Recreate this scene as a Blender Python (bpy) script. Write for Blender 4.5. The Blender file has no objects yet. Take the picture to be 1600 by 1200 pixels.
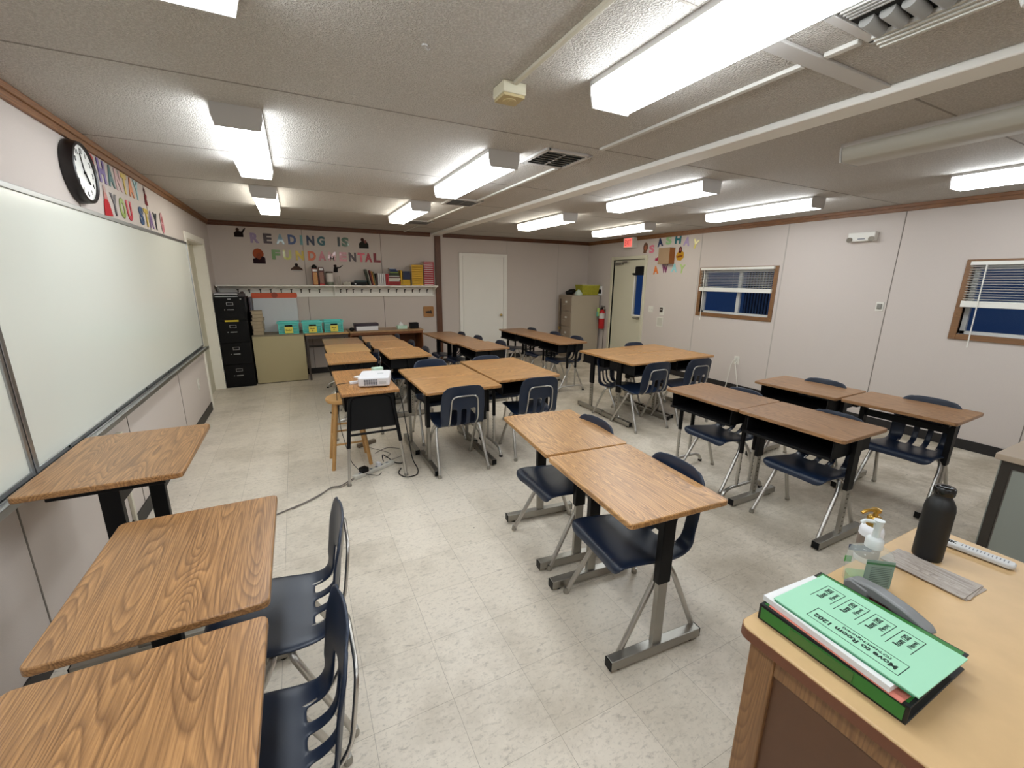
import bpy, math, random
from mathutils import Vector, Matrix
random.seed(7)
SC = bpy.context.scene
COL = SC.collection
PI = math.pi
H, W, D, Y0 = 2.44, 6.96, 7.94, -2.6      # ceiling, right wall, back wall, wall behind the camera

# ------------------------------------------------------------------ camera
cam = bpy.data.cameras.new('camera'); cam_o = bpy.data.objects.new('camera', cam); COL.objects.link(cam_o)
cam.sensor_fit = 'HORIZONTAL'; cam.sensor_width = 36.0; cam.lens = 657.34 / 1600 * 36; cam.clip_start = 0.02
yaw, pit, rol = 0.46907, -0.24217, 0.010437
fw = Vector((math.sin(yaw)*math.cos(pit), math.cos(yaw)*math.cos(pit), math.sin(pit)))
rt = Vector((math.cos(yaw), -math.sin(yaw), 0)); up = rt.cross(fw)
r2 = rt*math.cos(rol) + up*math.sin(rol); u2 = -rt*math.sin(rol) + up*math.cos(rol)
m = Matrix((r2, u2, -fw)).transposed().to_4x4(); m.translation = (1.072, 0, 1.6165)
cam_o.matrix_world = m
SC.camera = cam_o

# ------------------------------------------------------------------ world, view
wd = bpy.data.worlds.new('dusk'); SC.world = wd; wd.use_nodes = True
bg = wd.node_tree.nodes['Background']; bg.inputs[0].default_value = (0.045, 0.12, 0.33, 1); bg.inputs[1].default_value = 0.75
SC.view_settings.view_transform = 'Standard'; SC.view_settings.look = 'None'
SC.view_settings.gamma = 1.0; SC.view_settings.use_curve_mapping = False
SC.view_settings.exposure = 0.0
SC.cycles.max_bounces = 10; SC.cycles.diffuse_bounces = 5; SC.cycles.glossy_bounces = 4; SC.cycles.transmission_bounces = 8; SC.cycles.transparent_max_bounces = 12
SC.cycles.use_denoising = True
SC.cycles.sample_clamp_indirect = 6.0
LIGHT = 15.6      # strength of the fluorescent lenses

# ------------------------------------------------------------------ materials
MT = {}
def srgb(c):
    return tuple((x/255/12.92) if x/255 <= 0.04045 else ((x/255+0.055)/1.055)**2.4 for x in c)
def mat(name, rgb, rough=0.5, metal=0.0, bump=None, spec=0.5, var=None, coat=0.0):
    """rgb in 0..255 display values; bump=(scale,strength,distance); var=(scale,amount)"""
    if name in MT: return MT[name]
    m = bpy.data.materials.new(name); m.use_nodes = True; nt = m.node_tree
    b = nt.nodes['Principled BSDF']; c = srgb(rgb)
    b.inputs['Base Color'].default_value = (*c, 1); b.inputs['Roughness'].default_value = rough
    b.inputs['Metallic'].default_value = metal; b.inputs['Specular IOR Level'].default_value = spec
    b.inputs['Coat Weight'].default_value = coat
    tc = nt.nodes.new('ShaderNodeTexCoord')
    if var:
        n = nt.nodes.new('ShaderNodeTexNoise'); n.inputs['Scale'].default_value = var[0]; n.inputs['Detail'].default_value = 4
        nt.links.new(tc.outputs['Object'], n.inputs['Vector'])
        mx = nt.nodes.new('ShaderNodeMix'); mx.data_type = 'RGBA'
        mx.inputs[6].default_value = (*[v*(1-var[1]) for v in c], 1); mx.inputs[7].default_value = (*[min(1, v*(1+var[1])) for v in c], 1)
        nt.links.new(n.outputs['Fac'], mx.inputs[0]); nt.links.new(mx.outputs[2], b.inputs['Base Color'])
    if bump:
        n = nt.nodes.new('ShaderNodeTexNoise'); n.inputs['Scale'].default_value = bump[0]; n.inputs['Detail'].default_value = 3
        nt.links.new(tc.outputs['Object'], n.inputs['Vector'])
        bp = nt.nodes.new('ShaderNodeBump'); bp.inputs['Strength'].default_value = bump[1]; bp.inputs['Distance'].default_value = bump[2]
        nt.links.new(n.outputs['Fac'], bp.inputs['Height']); nt.links.new(bp.outputs['Normal'], b.inputs['Normal'])
    MT[name] = m; return m

def wood(name, dark, light, axis=1, rough=0.35, scale=1.0, coat=0.15):
    m = bpy.data.materials.new(name); m.use_nodes = True; nt = m.node_tree; N = nt.nodes; L = nt.links
    b = N['Principled BSDF']; b.inputs['Roughness'].default_value = rough; b.inputs['Coat Weight'].default_value = coat; b.inputs['Coat Roughness'].default_value = 0.3
    tc = N.new('ShaderNodeTexCoord'); oi = N.new('ShaderNodeObjectInfo')
    ad = N.new('ShaderNodeVectorMath'); ad.operation = 'MULTIPLY_ADD'
    cb = N.new('ShaderNodeCombineXYZ')
    for i in range(3): L.new(oi.outputs['Random'], cb.inputs[i])
    L.new(cb.outputs[0], ad.inputs[0]); ad.inputs[1].default_value = (17, 23, 31); L.new(tc.outputs['Object'], ad.inputs[2])
    s = [8.5*scale]*3; s[axis] = .9*scale
    mp = N.new('ShaderNodeMapping'); mp.inputs['Scale'].default_value = s; L.new(ad.outputs[0], mp.inputs['Vector'])
    n1 = N.new('ShaderNodeTexNoise'); n1.inputs['Scale'].default_value = 1.15; n1.inputs['Detail'].default_value = .8; n1.inputs['Roughness'].default_value = 0.4
    L.new(mp.outputs[0], n1.inputs['Vector'])
    mu = N.new('ShaderNodeMath'); mu.operation = 'MULTIPLY'; mu.inputs[1].default_value = 30; L.new(n1.outputs['Fac'], mu.inputs[0])
    fr = N.new('ShaderNodeMath'); fr.operation = 'FRACT'; L.new(mu.outputs[0], fr.inputs[0])
    r1 = N.new('ShaderNodeValToRGB'); L.new(fr.outputs[0], r1.inputs[0])
    e = r1.color_ramp.elements; e[0].position = 0; e[0].color = (1, 1, 1, 1); e[1].position = 0.55; e[1].color = (.72, .72, .72, 1)
    q = r1.color_ramp.elements.new(0.82); q.color = (0.36, .36, .36, 1); q = r1.color_ramp.elements.new(1.0); q.color = (1, 1, 1, 1)
    s2 = [190.0]*3; s2[axis] = 6.0
    mp2 = N.new('ShaderNodeMapping'); mp2.inputs['Scale'].default_value = s2; L.new(ad.outputs[0], mp2.inputs['Vector'])
    n2 = N.new('ShaderNodeTexNoise'); n2.inputs['Scale'].default_value = 1.0; n2.inputs['Detail'].default_value = 3; L.new(mp2.outputs[0], n2.inputs['Vector'])
    r2_ = N.new('ShaderNodeMapRange'); r2_.inputs[1].default_value = .3; r2_.inputs[2].default_value = .62; L.new(n2.outputs['Fac'], r2_.inputs[0])
    mm = N.new('ShaderNodeMath'); mm.operation = 'MULTIPLY'
    L.new(r1.outputs[0], mm.inputs[0])
    ma = N.new('ShaderNodeMapRange'); ma.inputs[3].default_value = 0.38; ma.inputs[4].default_value = 1.0; L.new(r2_.outputs[0], ma.inputs[0]); L.new(ma.outputs[0], mm.inputs[1])
    n3 = N.new('ShaderNodeTexNoise'); n3.inputs['Scale'].default_value = 3; L.new(ad.outputs[0], n3.inputs['Vector'])
    mx = N.new('ShaderNodeMix'); mx.data_type = 'RGBA'; mx.inputs[6].default_value = (*srgb(dark), 1); mx.inputs[7].default_value = (*srgb(light), 1)
    L.new(mm.outputs[0], mx.inputs[0])
    hs = N.new('ShaderNodeHueSaturation'); L.new(mx.outputs[2], hs.inputs['Color'])
    mr = N.new('ShaderNodeMapRange'); mr.inputs[3].default_value = .86; mr.inputs[4].default_value = 1.14; L.new(n3.outputs['Fac'], mr.inputs[0]); L.new(mr.outputs[0], hs.inputs['Value'])
    L.new(hs.outputs[0], b.inputs['Base Color'])
    MT[name] = m; return m

def floor_mat():
    m = bpy.data.materials.new('vinyl_tile_floor'); m.use_nodes = True; nt = m.node_tree; N = nt.nodes; L = nt.links
    b = N['Principled BSDF']; b.inputs['Roughness'].default_value = 0.38; b.inputs['Specular IOR Level'].default_value = .45
    tc = N.new('ShaderNodeTexCoord')
    mp = N.new('ShaderNodeMapping'); mp.inputs['Location'].default_value = (0.05, -0.0575, 0); L.new(tc.outputs['Object'], mp.inputs[0])
    br = N.new('ShaderNodeTexBrick'); br.offset = 0; br.squash = 1
    br.inputs['Scale'].default_value = 1; br.inputs['Brick Width'].default_value = .305; br.inputs['Row Height'].default_value = .305
    br.inputs['Mortar Size'].default_value = .0008; br.inputs['Mortar Smooth'].default_value = 0.1; br.inputs['Bias'].default_value = 0
    br.inputs['Color1'].default_value = (*srgb((226, 216, 201)), 1); br.inputs['Color2'].default_value = (*srgb((219, 209, 193)), 1)
    br.inputs['Mortar'].default_value = (*srgb((160, 150, 136)), 1)
    L.new(mp.outputs[0], br.inputs['Vector'])
    def noise(scale, detail=4, vec=None, rough=.6, dist=0):
        n = N.new('ShaderNodeTexNoise'); n.inputs['Scale'].default_value = scale; n.inputs['Detail'].default_value = detail
        n.inputs['Roughness'].default_value = rough; n.inputs['Distortion'].default_value = dist; L.new(vec or tc.outputs['Object'], n.inputs['Vector']); return n
    def ramp(src, a, b_, c0, c1):
        r = N.new('ShaderNodeMapRange'); r.inputs[1].default_value = a; r.inputs[2].default_value = b_; r.inputs[3].default_value = c0; r.inputs[4].default_value = c1
        L.new(src, r.inputs[0]); return r.outputs[0]
    def mixmul(col, fac, tint):
        x = N.new('ShaderNodeMix'); x.data_type = 'RGBA'; L.new(fac, x.inputs[0]); L.new(col, x.inputs[6]); x.inputs[7].default_value = (*srgb(tint), 1); return x.outputs[2]
    mp3 = N.new('ShaderNodeMapping'); mp3.inputs['Scale'].default_value = (26, 62, 40); mp3.inputs['Rotation'].default_value = (0, 0, .25); L.new(tc.outputs['Object'], mp3.inputs[0])
    c = br.outputs['Color']
    c = mixmul(c, ramp(noise(1, 5, mp3.outputs[0], .7, .6).outputs['Fac'], .53, .72, 0, .62), (150, 141, 129))     # streaks in the tile
    c = mixmul(c, ramp(noise(70, 4, None, .7).outputs['Fac'], .56, .72, 0, .5), (150, 141, 130))
    c = mixmul(c, ramp(noise(1.3, 6, None, .75).outputs['Fac'], .48, .72, 0, .5), (150, 138, 118))                  # worn grime
    c = mixmul(c, ramp(noise(4.5, 8, None, .8, .8).outputs['Fac'], .63, .74, 0, .55), (110, 98, 80))
    # dirtier towards the window side, as in the photo
    sp = N.new('ShaderNodeSeparateXYZ'); L.new(tc.outputs['Object'], sp.inputs[0])
    g = ramp(sp.outputs['X'], 1.8, 5.0, 0, 1)
    n7 = ramp(noise(2.2, 7, None, .75, .5).outputs['Fac'], .38, .62, .15, .8)
    mu = N.new('ShaderNodeMath'); mu.operation = 'MULTIPLY'; L.new(g, mu.inputs[0]); L.new(n7, mu.inputs[1])
    c = mixmul(c, mu.outputs[0], (150, 138, 116))
    v = N.new('ShaderNodeTexVoronoi'); v.inputs['Scale'].default_value = 4.2; L.new(tc.outputs['Object'], v.inputs['Vector'])
    c = mixmul(c, ramp(v.outputs['Distance'], .016, .030, .9, 0), (52, 44, 36))                                    # specks
    L.new(c, b.inputs['Base Color'])
    L.new(ramp(noise(3).outputs['Fac'], .3, .7, .30, .5), b.inputs['Roughness'])
    bp = N.new('ShaderNodeBump'); bp.inputs['Strength'].default_value = .15; bp.inputs['Distance'].default_value = .002
    L.new(noise(14).outputs['Fac'], bp.inputs['Height']); L.new(bp.outputs[0], b.inputs['Normal'])
    MT['floor'] = m; return m

def ceil_mat():
    m = bpy.data.materials.new('textured_ceiling_board'); m.use_nodes = True; nt = m.node_tree; N = nt.nodes; L = nt.links
    b = N['Principled BSDF']; b.inputs['Roughness'].default_value = 0.8; b.inputs['Specular IOR Level'].default_value = .2
    tc = N.new('ShaderNodeTexCoord')
    n = N.new('ShaderNodeTexNoise'); n.inputs['Scale'].default_value = 120; n.inputs['Detail'].default_value = 2; n.inputs['Roughness'].default_value = .65
    L.new(tc.outputs['Object'], n.inputs['Vector'])
    r = N.new('ShaderNodeMapRange'); r.inputs[1].default_value = .38; r.inputs[2].default_value = .66; L.new(n.outputs['Fac'], r.inputs[0])
    mx = N.new('ShaderNodeMix'); mx.data_type = 'RGBA'; mx.inputs[6].default_value = (*srgb((198, 192, 185)), 1); mx.inputs[7].default_value = (*srgb((220, 215, 208)), 1)
    L.new(r.outputs[0], mx.inputs[0]); L.new(mx.outputs[2], b.inputs['Base Color'])
    bp = N.new('ShaderNodeBump'); bp.inputs['Strength'].default_value = 1.0; bp.inputs['Distance'].default_value = .006
    L.new(r.outputs[0], bp.inputs['Height']); L.new(bp.outputs[0], b.inputs['Normal'])
    MT['ceiling'] = m; return m

def emis(name, rgb, strength, tubes=False):
    m = bpy.data.materials.new(name); m.use_nodes = True; nt = m.node_tree; N = nt.nodes; L = nt.links
    b = N['Principled BSDF']; b.inputs['Base Color'].default_value = (.8, .8, .8, 1) if tubes else (rgb[0]*.25, rgb[1]*.25, rgb[2]*.25, 1); b.inputs['Roughness'].default_value = .35
    m.cycles.emission_sampling = 'FRONT_BACK'; tubes = False
    b.inputs['Emission Color'].default_value = (*rgb, 1); b.inputs['Emission Strength'].default_value = strength
    if tubes:      # the two tubes behind the ribbed lens
        tc = N.new('ShaderNodeTexCoord'); sp = N.new('ShaderNodeSeparateXYZ'); L.new(tc.outputs['Object'], sp.inputs[0])
        ab = N.new('ShaderNodeMath'); ab.operation = 'ABSOLUTE'; L.new(sp.outputs['X'], ab.inputs[0])
        su = N.new('ShaderNodeMath'); su.operation = 'SUBTRACT'; su.inputs[1].default_value = .052; L.new(ab.outputs[0], su.inputs[0])
        a2 = N.new('ShaderNodeMath'); a2.operation = 'ABSOLUTE'; L.new(su.outputs[0], a2.inputs[0])
        mr = N.new('ShaderNodeMapRange'); mr.interpolation_type = 'SMOOTHSTEP'; mr.inputs[1].default_value = 0; mr.inputs[2].default_value = .055
        mr.inputs[3].default_value = strength*1.35; mr.inputs[4].default_value = strength*.62; L.new(a2.outputs[0], mr.inputs[0])
        L.new(mr.outputs[0], b.inputs['Emission Strength'])
    MT[name] = m; return m

def glass(name, rgb=(1, 1, 1), rough=0.02, alpha=.1):
    m = bpy.data.materials.new(name); m.use_nodes = True; b = m.node_tree.nodes['Principled BSDF']
    b.inputs['Alpha'].default_value = alpha; b.inputs['Base Color'].default_value = (*rgb, 1); b.inputs['Roughness'].default_value = rough; b.inputs['Coat Weight'].default_value = 0
    MT[name] = m; return m
    b.inputs['Base Color'].default_value = (*rgb, 1); b.inputs['Roughness'].default_value = rough
    b.inputs['Transmission Weight'].default_value = 1.0; b.inputs['IOR'].default_value = 1.45
    MT[name] = m; return m

M_floor = floor_mat(); M_ceil = ceil_mat()
M_wall = mat('fabric_vinyl_wall', (199, 189, 182), .85, bump=(260, .35, .002), var=(330, .10), spec=.2)
M_seam = mat('wall_seam', (120, 112, 104), .8)
M_seaml = mat('wall_seam_light', (176, 168, 160), .8)
M_cseam = mat('ceiling_seam', (150, 143, 135), .9)
M_white = mat('white_paint', (234, 231, 224), .5, var=(3, .03))
M_batten = mat('ceiling_batten_white', (200, 197, 190), .6)
M_cream = mat('cream_door_paint', (205, 200, 178), .5, var=(2, .04))
M_base = mat('black_vinyl_base', (30, 27, 27), .5)
M_crown = wood('brown_crown_wood', (92, 56, 30), (142, 96, 56), axis=1, rough=.5)
M_crownx = wood('brown_crown_wood_x', (66, 36, 20), (108, 64, 36), axis=0, rough=.5)
M_post = wood('brown_post_wood', (66, 36, 18), (104, 62, 34), axis=2, rough=.5)
M_winwood = wood('oak_window_trim', (96, 64, 36), (138, 98, 60), axis=1, rough=.5)
M_oak = wood('oak_laminate', (112, 70, 32), (208, 158, 100), axis=1)
M_oakm = wood('mid_oak_laminate', (92, 58, 30), (186, 138, 88), axis=1)
M_oakb = wood('brown_oak_laminate', (104, 70, 42), (178, 134, 92), axis=1)
M_oaky = wood('yellow_oak_laminate', (150, 108, 58), (204, 164, 108), axis=0, scale=1.3)
M_edge = mat('desk_edge', (108, 70, 42), .45, var=(20, .2))
M_birch = mat('pale_maple_laminate', (206, 172, 126), .42, var=(14, .12))
M_maple_edge = wood('teacher_desk_wood', (104, 70, 40), (150, 108, 66), axis=2, rough=.45)
M_dkpanel = mat('dark_brown_panel', (96, 64, 42), .5, var=(30, .08))
M_blk = mat('black_metal', (9, 9, 11), .45, spec=.22)
M_blkpl = mat('black_plastic', (13, 13, 15), .55, spec=.25, bump=(300, .2, .001))
M_navy = mat('navy_plastic', (22, 36, 58), .36, bump=(420, .18, .0008), spec=.55)
M_chrome = mat('chrome', (196, 193, 188), .34, 1.0)
M_steel = mat('brushed_steel', (168, 165, 158), .38, 1.0)
M_alu = mat('aluminium', (178, 180, 182), .35, 1.0)
M_hole = mat('dark_hole', (12, 12, 12), .9)
M_wb = mat('whiteboard', (222, 224, 214), .22, spec=.5)
M_lens = emis('lit_prismatic_lens', (0.89, 0.955, 1.0), LIGHT, True)
M_lensdim = emis('aged_lit_lens', (1.0, 0.98, 0.88), LIGHT*.72, True)
M_lensoff = mat('unlit_prismatic_lens', (176, 172, 160), .4)
M_fix = mat('fixture_white', (196, 193, 190), .5)
M_blind = mat('blind_white', (226, 224, 216), .5)
M_vinylw = mat('window_vinyl', (188, 188, 184), .5)
M_glass = glass('window_glass', (.01, .01, .012), .02, .06)
M_bluewall = mat('outside_wall', (128, 150, 172), .8)
M_dkfence = mat('outside_dark', (22, 26, 40), .8)

# ------------------------------------------------------------------ mesh builder
class MB:
    def __init__(s): s.v = []; s.f = []; s.m = []
    def add(s, vs, fs, mi=0):
        o = len(s.v); s.v += [tuple(v) for v in vs]; s.f += [tuple(i+o for i in f) for f in fs]; s.m += [mi]*len(fs); return s
    def box(s, x0, x1, y0, y1, z0, z1, mi=0, M=None):
        vs = [Vector((x, y, z)) for z in (z0, z1) for y in (y0, y1) for x in (x0, x1)]
        if M: vs = [M @ v for v in vs]
        return s.add(vs, [(0, 2, 3, 1), (4, 5, 7, 6), (0, 1, 5, 4), (2, 6, 7, 3), (0, 4, 6, 2), (1, 3, 7, 5)], mi)
    def cyl(s, p0, p1, r0, r1=None, n=12, mi=0, caps=True):
        r1 = r0 if r1 is None else r1; p0 = Vector(p0); p1 = Vector(p1); d = (p1-p0).normalized()
        a = d.orthogonal().normalized(); b = d.cross(a)
        vs = [p0 + (a*math.cos(t)+b*math.sin(t))*r0 for t in [2*PI*i/n for i in range(n)]] + [p1 + (a*math.cos(t)+b*math.sin(t))*r1 for t in [2*PI*i/n for i in range(n)]]
        fs = [(i, (i+1) % n, n+(i+1) % n, n+i) for i in range(n)]
        if caps: fs += [tuple(range(n-1, -1, -1)), tuple(range(n, 2*n))]
        return s.add(vs, fs, mi)
    def tube(s, pts, r, n=10, mi=0, smooth=3):
        P = [Vector(p) for p in pts]
        if smooth:      # round the corners
            Q = [P[0]]
            for i in range(1, len(P)-1):
                a, b, c = P[i-1], P[i], P[i+1]; l = min((a-b).length, (c-b).length)*.45; l = min(l, .05)
                s0 = b+(a-b).normalized()*l; s1 = b+(c-b).normalized()*l
                for k in range(smooth+1):
                    t = k/smooth; Q.append(s0*(1-t)**2+b*2*t*(1-t)+s1*t*t)
            Q.append(P[-1]); P = Q
        rings = []; a = None
        for i, p in enumerate(P):
            d = (P[min(i+1, len(P)-1)]-P[max(i-1, 0)]).normalized()
            if a is None: a = d.orthogonal().normalized()
            a = (a-d*a.dot(d)).normalized(); b = d.cross(a)
            rings.append([p+(a*math.cos(2*PI*k/n)+b*math.sin(2*PI*k/n))*r for k in range(n)])
        vs = [v for rg in rings for v in rg]; fs = []
        for i in range(len(rings)-1):
            for k in range(n): fs.append((i*n+k, i*n+(k+1) % n, (i+1)*n+(k+1) % n, (i+1)*n+k))
        fs += [tuple(range(n-1, -1, -1)), tuple(range((len(rings)-1)*n, len(rings)*n))]
        return s.add(vs, fs, mi)
    def lathe(s, prof, c=(0, 0, 0), n=24, mi=0, sx=1, sy=1):
        vs = []; fs = []; L = len(prof)
        for r, z in prof:
            for k in range(n): vs.append((c[0]+sx*r*math.cos(2*PI*k/n), c[1]+sy*r*math.sin(2*PI*k/n), c[2]+z))
        for i in range(L-1):
            for k in range(n): fs.append((i*n+k, i*n+(k+1) % n, (i+1)*n+(k+1) % n, (i+1)*n+k))
        fs += [tuple(range(n-1, -1, -1)), tuple(range((L-1)*n, L*n))]
        return s.add(vs, fs, mi)
    def prism(s, poly, t0, t1, axis=2, mi=0):
        def P(a, b, t): return (a, b, t) if axis == 2 else ((a, t, b) if axis == 1 else (t, a, b))
        n = len(poly); vs = [P(a, b, t0) for a, b in poly]+[P(a, b, t1) for a, b in poly]
        fs = [(i, (i+1) % n, n+(i+1) % n, n+i) for i in range(n)]+[tuple(range(n-1, -1, -1)), tuple(range(n, 2*n))]
        return s.add(vs, fs, mi)
    def ball(s, c, r, n=10, mi=0, sz=1):
        prof = [(max(1e-4, r*math.sin(PI*i/n)), -r*sz*math.cos(PI*i/n)) for i in range(n+1)]
        return s.lathe(prof, c, n*2, mi)
    def mesh(s, name, mats):
        me = bpy.data.meshes.new(name); me.from_pydata(s.v, [], s.f)
        for x in (mats if isinstance(mats, (list, tuple)) else [mats]): me.materials.append(x)
        me.polygons.foreach_set('material_index', s.m)
        import bmesh
        bm = bmesh.new(); bm.from_mesh(me); bmesh.ops.recalc_face_normals(bm, faces=bm.faces); bm.to_mesh(me); bm.free()
        me.polygons.foreach_set('use_smooth', [True]*len(me.polygons)); me.set_sharp_from_angle(angle=math.radians(50)); me.update()
        return me
    def build(s, name, mats, parent=None, bevel=0, loc=None, rot=None):
        o = bpy.data.objects.new(name, s.mesh(name, mats)); COL.objects.link(o)
        if parent: o.parent = parent
        if bevel:
            b = o.modifiers.new('bevel', 'BEVEL'); b.width = bevel; b.segments = 2; b.limit_method = 'ANGLE'; b.angle_limit = math.radians(40); b.harden_normals = False
        if loc: o.location = loc
        if rot: o.rotation_euler = rot
        return o
def rrect(x0, x1, y0, y1, r, n=5):
    out = []
    for cx, cy, a0 in ((x1-r, y1-r, 0), (x0+r, y1-r, PI/2), (x0+r, y0+r, PI), (x1-r, y0+r, 3*PI/2)):
        for k in range(n+1): out.append((cx+r*math.cos(a0+PI/2*k/n), cy+r*math.sin(a0+PI/2*k/n)))
    return out
def tag(o, label, cat, group=None, kind=None):
    o['label'] = label; o['category'] = cat
    if group: o['group'] = group
    if kind: o['kind'] = kind
    return o
def thing(name, label, cat, loc=(0, 0, 0), rz=0, group=None):
    o = bpy.data.objects.new(name, None); o.empty_display_size = .1; COL.objects.link(o); o.location = loc; o.rotation_euler = (0, 0, rz)
    return tag(o, label, cat, group)
def struct(o): o['kind'] = 'structure'; return o
def kids(o): return [c for c in bpy.data.objects if c.parent == o]
def copy_tree(o, parent=None, tree=None):
    c = o.copy(); COL.objects.link(c)
    if parent: c.parent = parent
    for ch in o.children: copy_tree(ch, c)
    return c
def dup(root, loc, rz, label, group=None, name=None):
    bpy.context.view_layer.update()
    c = copy_tree(root); c.location = loc; c.rotation_euler = (0, 0, rz); c['label'] = label
    if group: c['group'] = group
    return c
def box(name, dims, mats, parent=None, bevel=0): return MB().box(*dims).build(name, mats, parent, bevel)

# ------------------------------------------------------------------ room shell
struct(box('floor', (-.6, W+.15, Y0-.1, D+.15, -.1, 0), M_floor))
struct(box('ceiling', (-.6, W+.15, Y0-.1, D+.15, H, H+.1), M_ceil))
# left wall with the doorway recess at y 6.26 .. 7.36
OY0, OY1, OZ = 6.26, 7.36, 2.06
b = MB(); b.box(-.15, 0, Y0, OY0, 0, H).box(-.15, 0, OY1, D, 0, H).box(-.15, 0, OY0, OY1, OZ, H)
struct(b.build('wall_left', M_wall))
struct(box('wall_back', (-.15, W, D, D+.12, 0, H), M_wall))
struct(box('wall_front', (-.15, W, Y0-.12, Y0, 0, H), M_wall))
# right wall with two windows and a door
WN = [(3.70, 4.86, 1.14, 1.79), (.60, 1.76, 1.14, 1.80)]
DR = (6.17, 7.06, 2.03)
b = MB()
ys = [Y0, WN[1][0], WN[1][1], WN[0][0], WN[0][1], DR[0], DR[1], D]
for i in range(len(ys)-1):
    a, c = ys[i], ys[i+1]
    if (a, c) == (WN[1][0], WN[1][1]): b.box(W, W+.12, a, c, 0, WN[1][2]); b.box(W, W+.12, a, c, WN[1][3], H)
    elif (a, c) == (WN[0][0], WN[0][1]): b.box(W, W+.12, a, c, 0, WN[0][2]); b.box(W, W+.12, a, c, WN[0][3], H)
    elif (a, c) == (DR[0], DR[1]): b.box(W, W+.12, a, c, DR[2], H)
    else: b.box(W, W+.12, a, c, 0, H)
struct(b.build('wall_right', M_wall))
tn = [0]
def trim(b_or_dims, mt, parent=None, bevel=0):
    tn[0] += 1
    bb = b_or_dims if isinstance(b_or_dims, MB) else MB().box(*b_or_dims)
    return struct(bb.build('trim_%d' % tn[0], mt, parent, bevel))
# crown moulding, two-step section
def crown_y(x, sgn): return MB().box(min(x, x+sgn*.018), max(x, x+sgn*.018), Y0, D, H-.072, H).box(min(x, x+sgn*.03), max(x, x+sgn*.03), Y0, D, H-.035, H)
trim(crown_y(0, 1), M_crown, bevel=.004); trim(crown_y(W, -1), M_crown, bevel=.004)
trim(MB().box(0, 3.38, D-.018, D, H-.07, H).box(0, 3.38, D-.03, D, H-.034, H), M_crownx, bevel=.004)
trim(MB().box(3.62, W, D-.018, D, H-.07, H).box(3.62, W, D-.03, D, H-.034, H), M_crownx, bevel=.004)
trim((3.455, 3.565, D-.03, D, 0, H-.05), M_post, bevel=.004)
# base
struct(box('baseboard_left', (0, .008, Y0, 6.20, 0, .10), M_base))
struct(box('baseboard_back', (0, W, D-.008, D, 0, .10), M_base))
b = MB().box(W-.008, W, Y0, 6.10, 0, .10).box(W-.008, W, 7.13, D, 0, .10); struct(b.build('baseboard_right', M_base))
# wall panel seams
for y in (-1.45, -.23, .99, 2.22, 3.49, 4.90): trim((0, .0025, y-.004, y+.004, .1, H-.07), M_seam)
for y in (1.15, 2.38): trim((W-.0025, W, y-.004, y+.004, .1, H-.07), M_seam)
for y in (3.60, 4.95): trim((W-.003, W, y-.007, y+.007, .1, H-.07), M_seaml)
for x in (1.26, 2.49): trim((x-.004, x+.004, D-.0025, D, .1, H-.07), M_seam)
for x in (4.95, 6.17): trim((x-.004, x+.004, D-.0025, D, .1, H-.07), M_seaml)
# ceiling seams (grooves drawn as thin dark strips), battens, marriage-line beam
for y in (-1.3, -.08, 2.42, 3.66, 4.78, 6.0, 7.2): trim((0, 3.40, y-.004, y+.004, H-.002, H), M_cseam)
for y in (-1.3, -.08, 1.12, 2.42, 3.66, 4.78, 6.0, 7.2): trim((3.58, W, y-.004, y+.004, H-.002, H), M_cseam)
trim((0, 2.62, 1.116, 1.124, H-.002, H), M_cseam)
trim(MB().box(3.42, 3.575, Y0, D, H-.036, H), mat('beam_white', (232, 230, 224), .55), bevel=.006)
for y0, y1 in ((Y0, .28), (.98, 1.09), (1.17, 2.40), (2.93, 4.55), (4.85, 6.4), (6.75, D)): trim((2.895, 2.925, y0, y1, H-.016, H), M_batten, bevel=.003)
trim((2.50, 3.42, 1.10, 1.17, H-.012, H), M_fix, bevel=.003)

# doors ---------------------------------------------------------------
# door_1: white door in the back wall
d = struct(MB().box(3.99, 4.88, D-.012, D-.002, 0, 2.05).build('door_1', M_white))
cs = MB().box(3.925, 3.99, D-.03, D, 0, 2.11).box(4.88, 4.945, D-.03, D, 0, 2.11).box(3.99, 4.88, D-.03, D, 2.045, 2.11).box(3.99, 4.005, D-.04, D, 0, 2.05).box(4.865, 4.88, D-.04, D, 0, 2.05)
cs.build('door_casing', M_white, d, .003)
kb = MB().cyl((4.80, D-.012, .92), (4.80, D-.05, .92), .012).ball((4.80, D-.065, .92), .026); kb.build('door_knob', mat('brass', (176, 150, 90), .3, 1), d)
# door_2: cream exit door in the right wall
d = struct(MB().box(W+.03, W+.07, DR[0]+.004, 6.40-.19, 0, DR[2]-.015).box(W+.03, W+.07, 6.44, DR[1]-.006, 0, DR[2]-.015).box(W+.03, W+.07, 6.21, 6.44, 0, .98).box(W+.03, W+.07, 6.21, 6.44, 1.86, DR[2]-.015).build('door_2', M_cream))
MB().box(W-.02, W+.12, DR[0]-.06, DR[0], 0, 2.09).box(W-.02, W+.12, DR[1], DR[1]+.06, 0, 2.09).box(W-.02, W+.12, DR[0], DR[1], DR[2], 2.09).box(W+.07, W+.09, DR[0], DR[1], 2.0, DR[2]).box(W+.07, W+.09, DR[1]-.04, DR[1], 0, 2.0).box(W+.07, W+.09, DR[0], DR[0]+.03, 0, 2.0).build('door_casing', M_cream, d, .004)
MB().box(W+.045, W+.055, 6.21, 6.44, .98, 1.86).build('vision_panel', M_glass, d)
MB().box(W+.02, W+.03, 6.19, 6.215, .96, 1.88).box(W+.02, W+.03, 6.435, 6.46, .96, 1.88).box(W+.02, W+.03, 6.19, 6.46, .955, .98).box(W+.02, W+.03, 6.19, 6.46, 1.86, 1.885).build('vision_frame', M_white, d)
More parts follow.
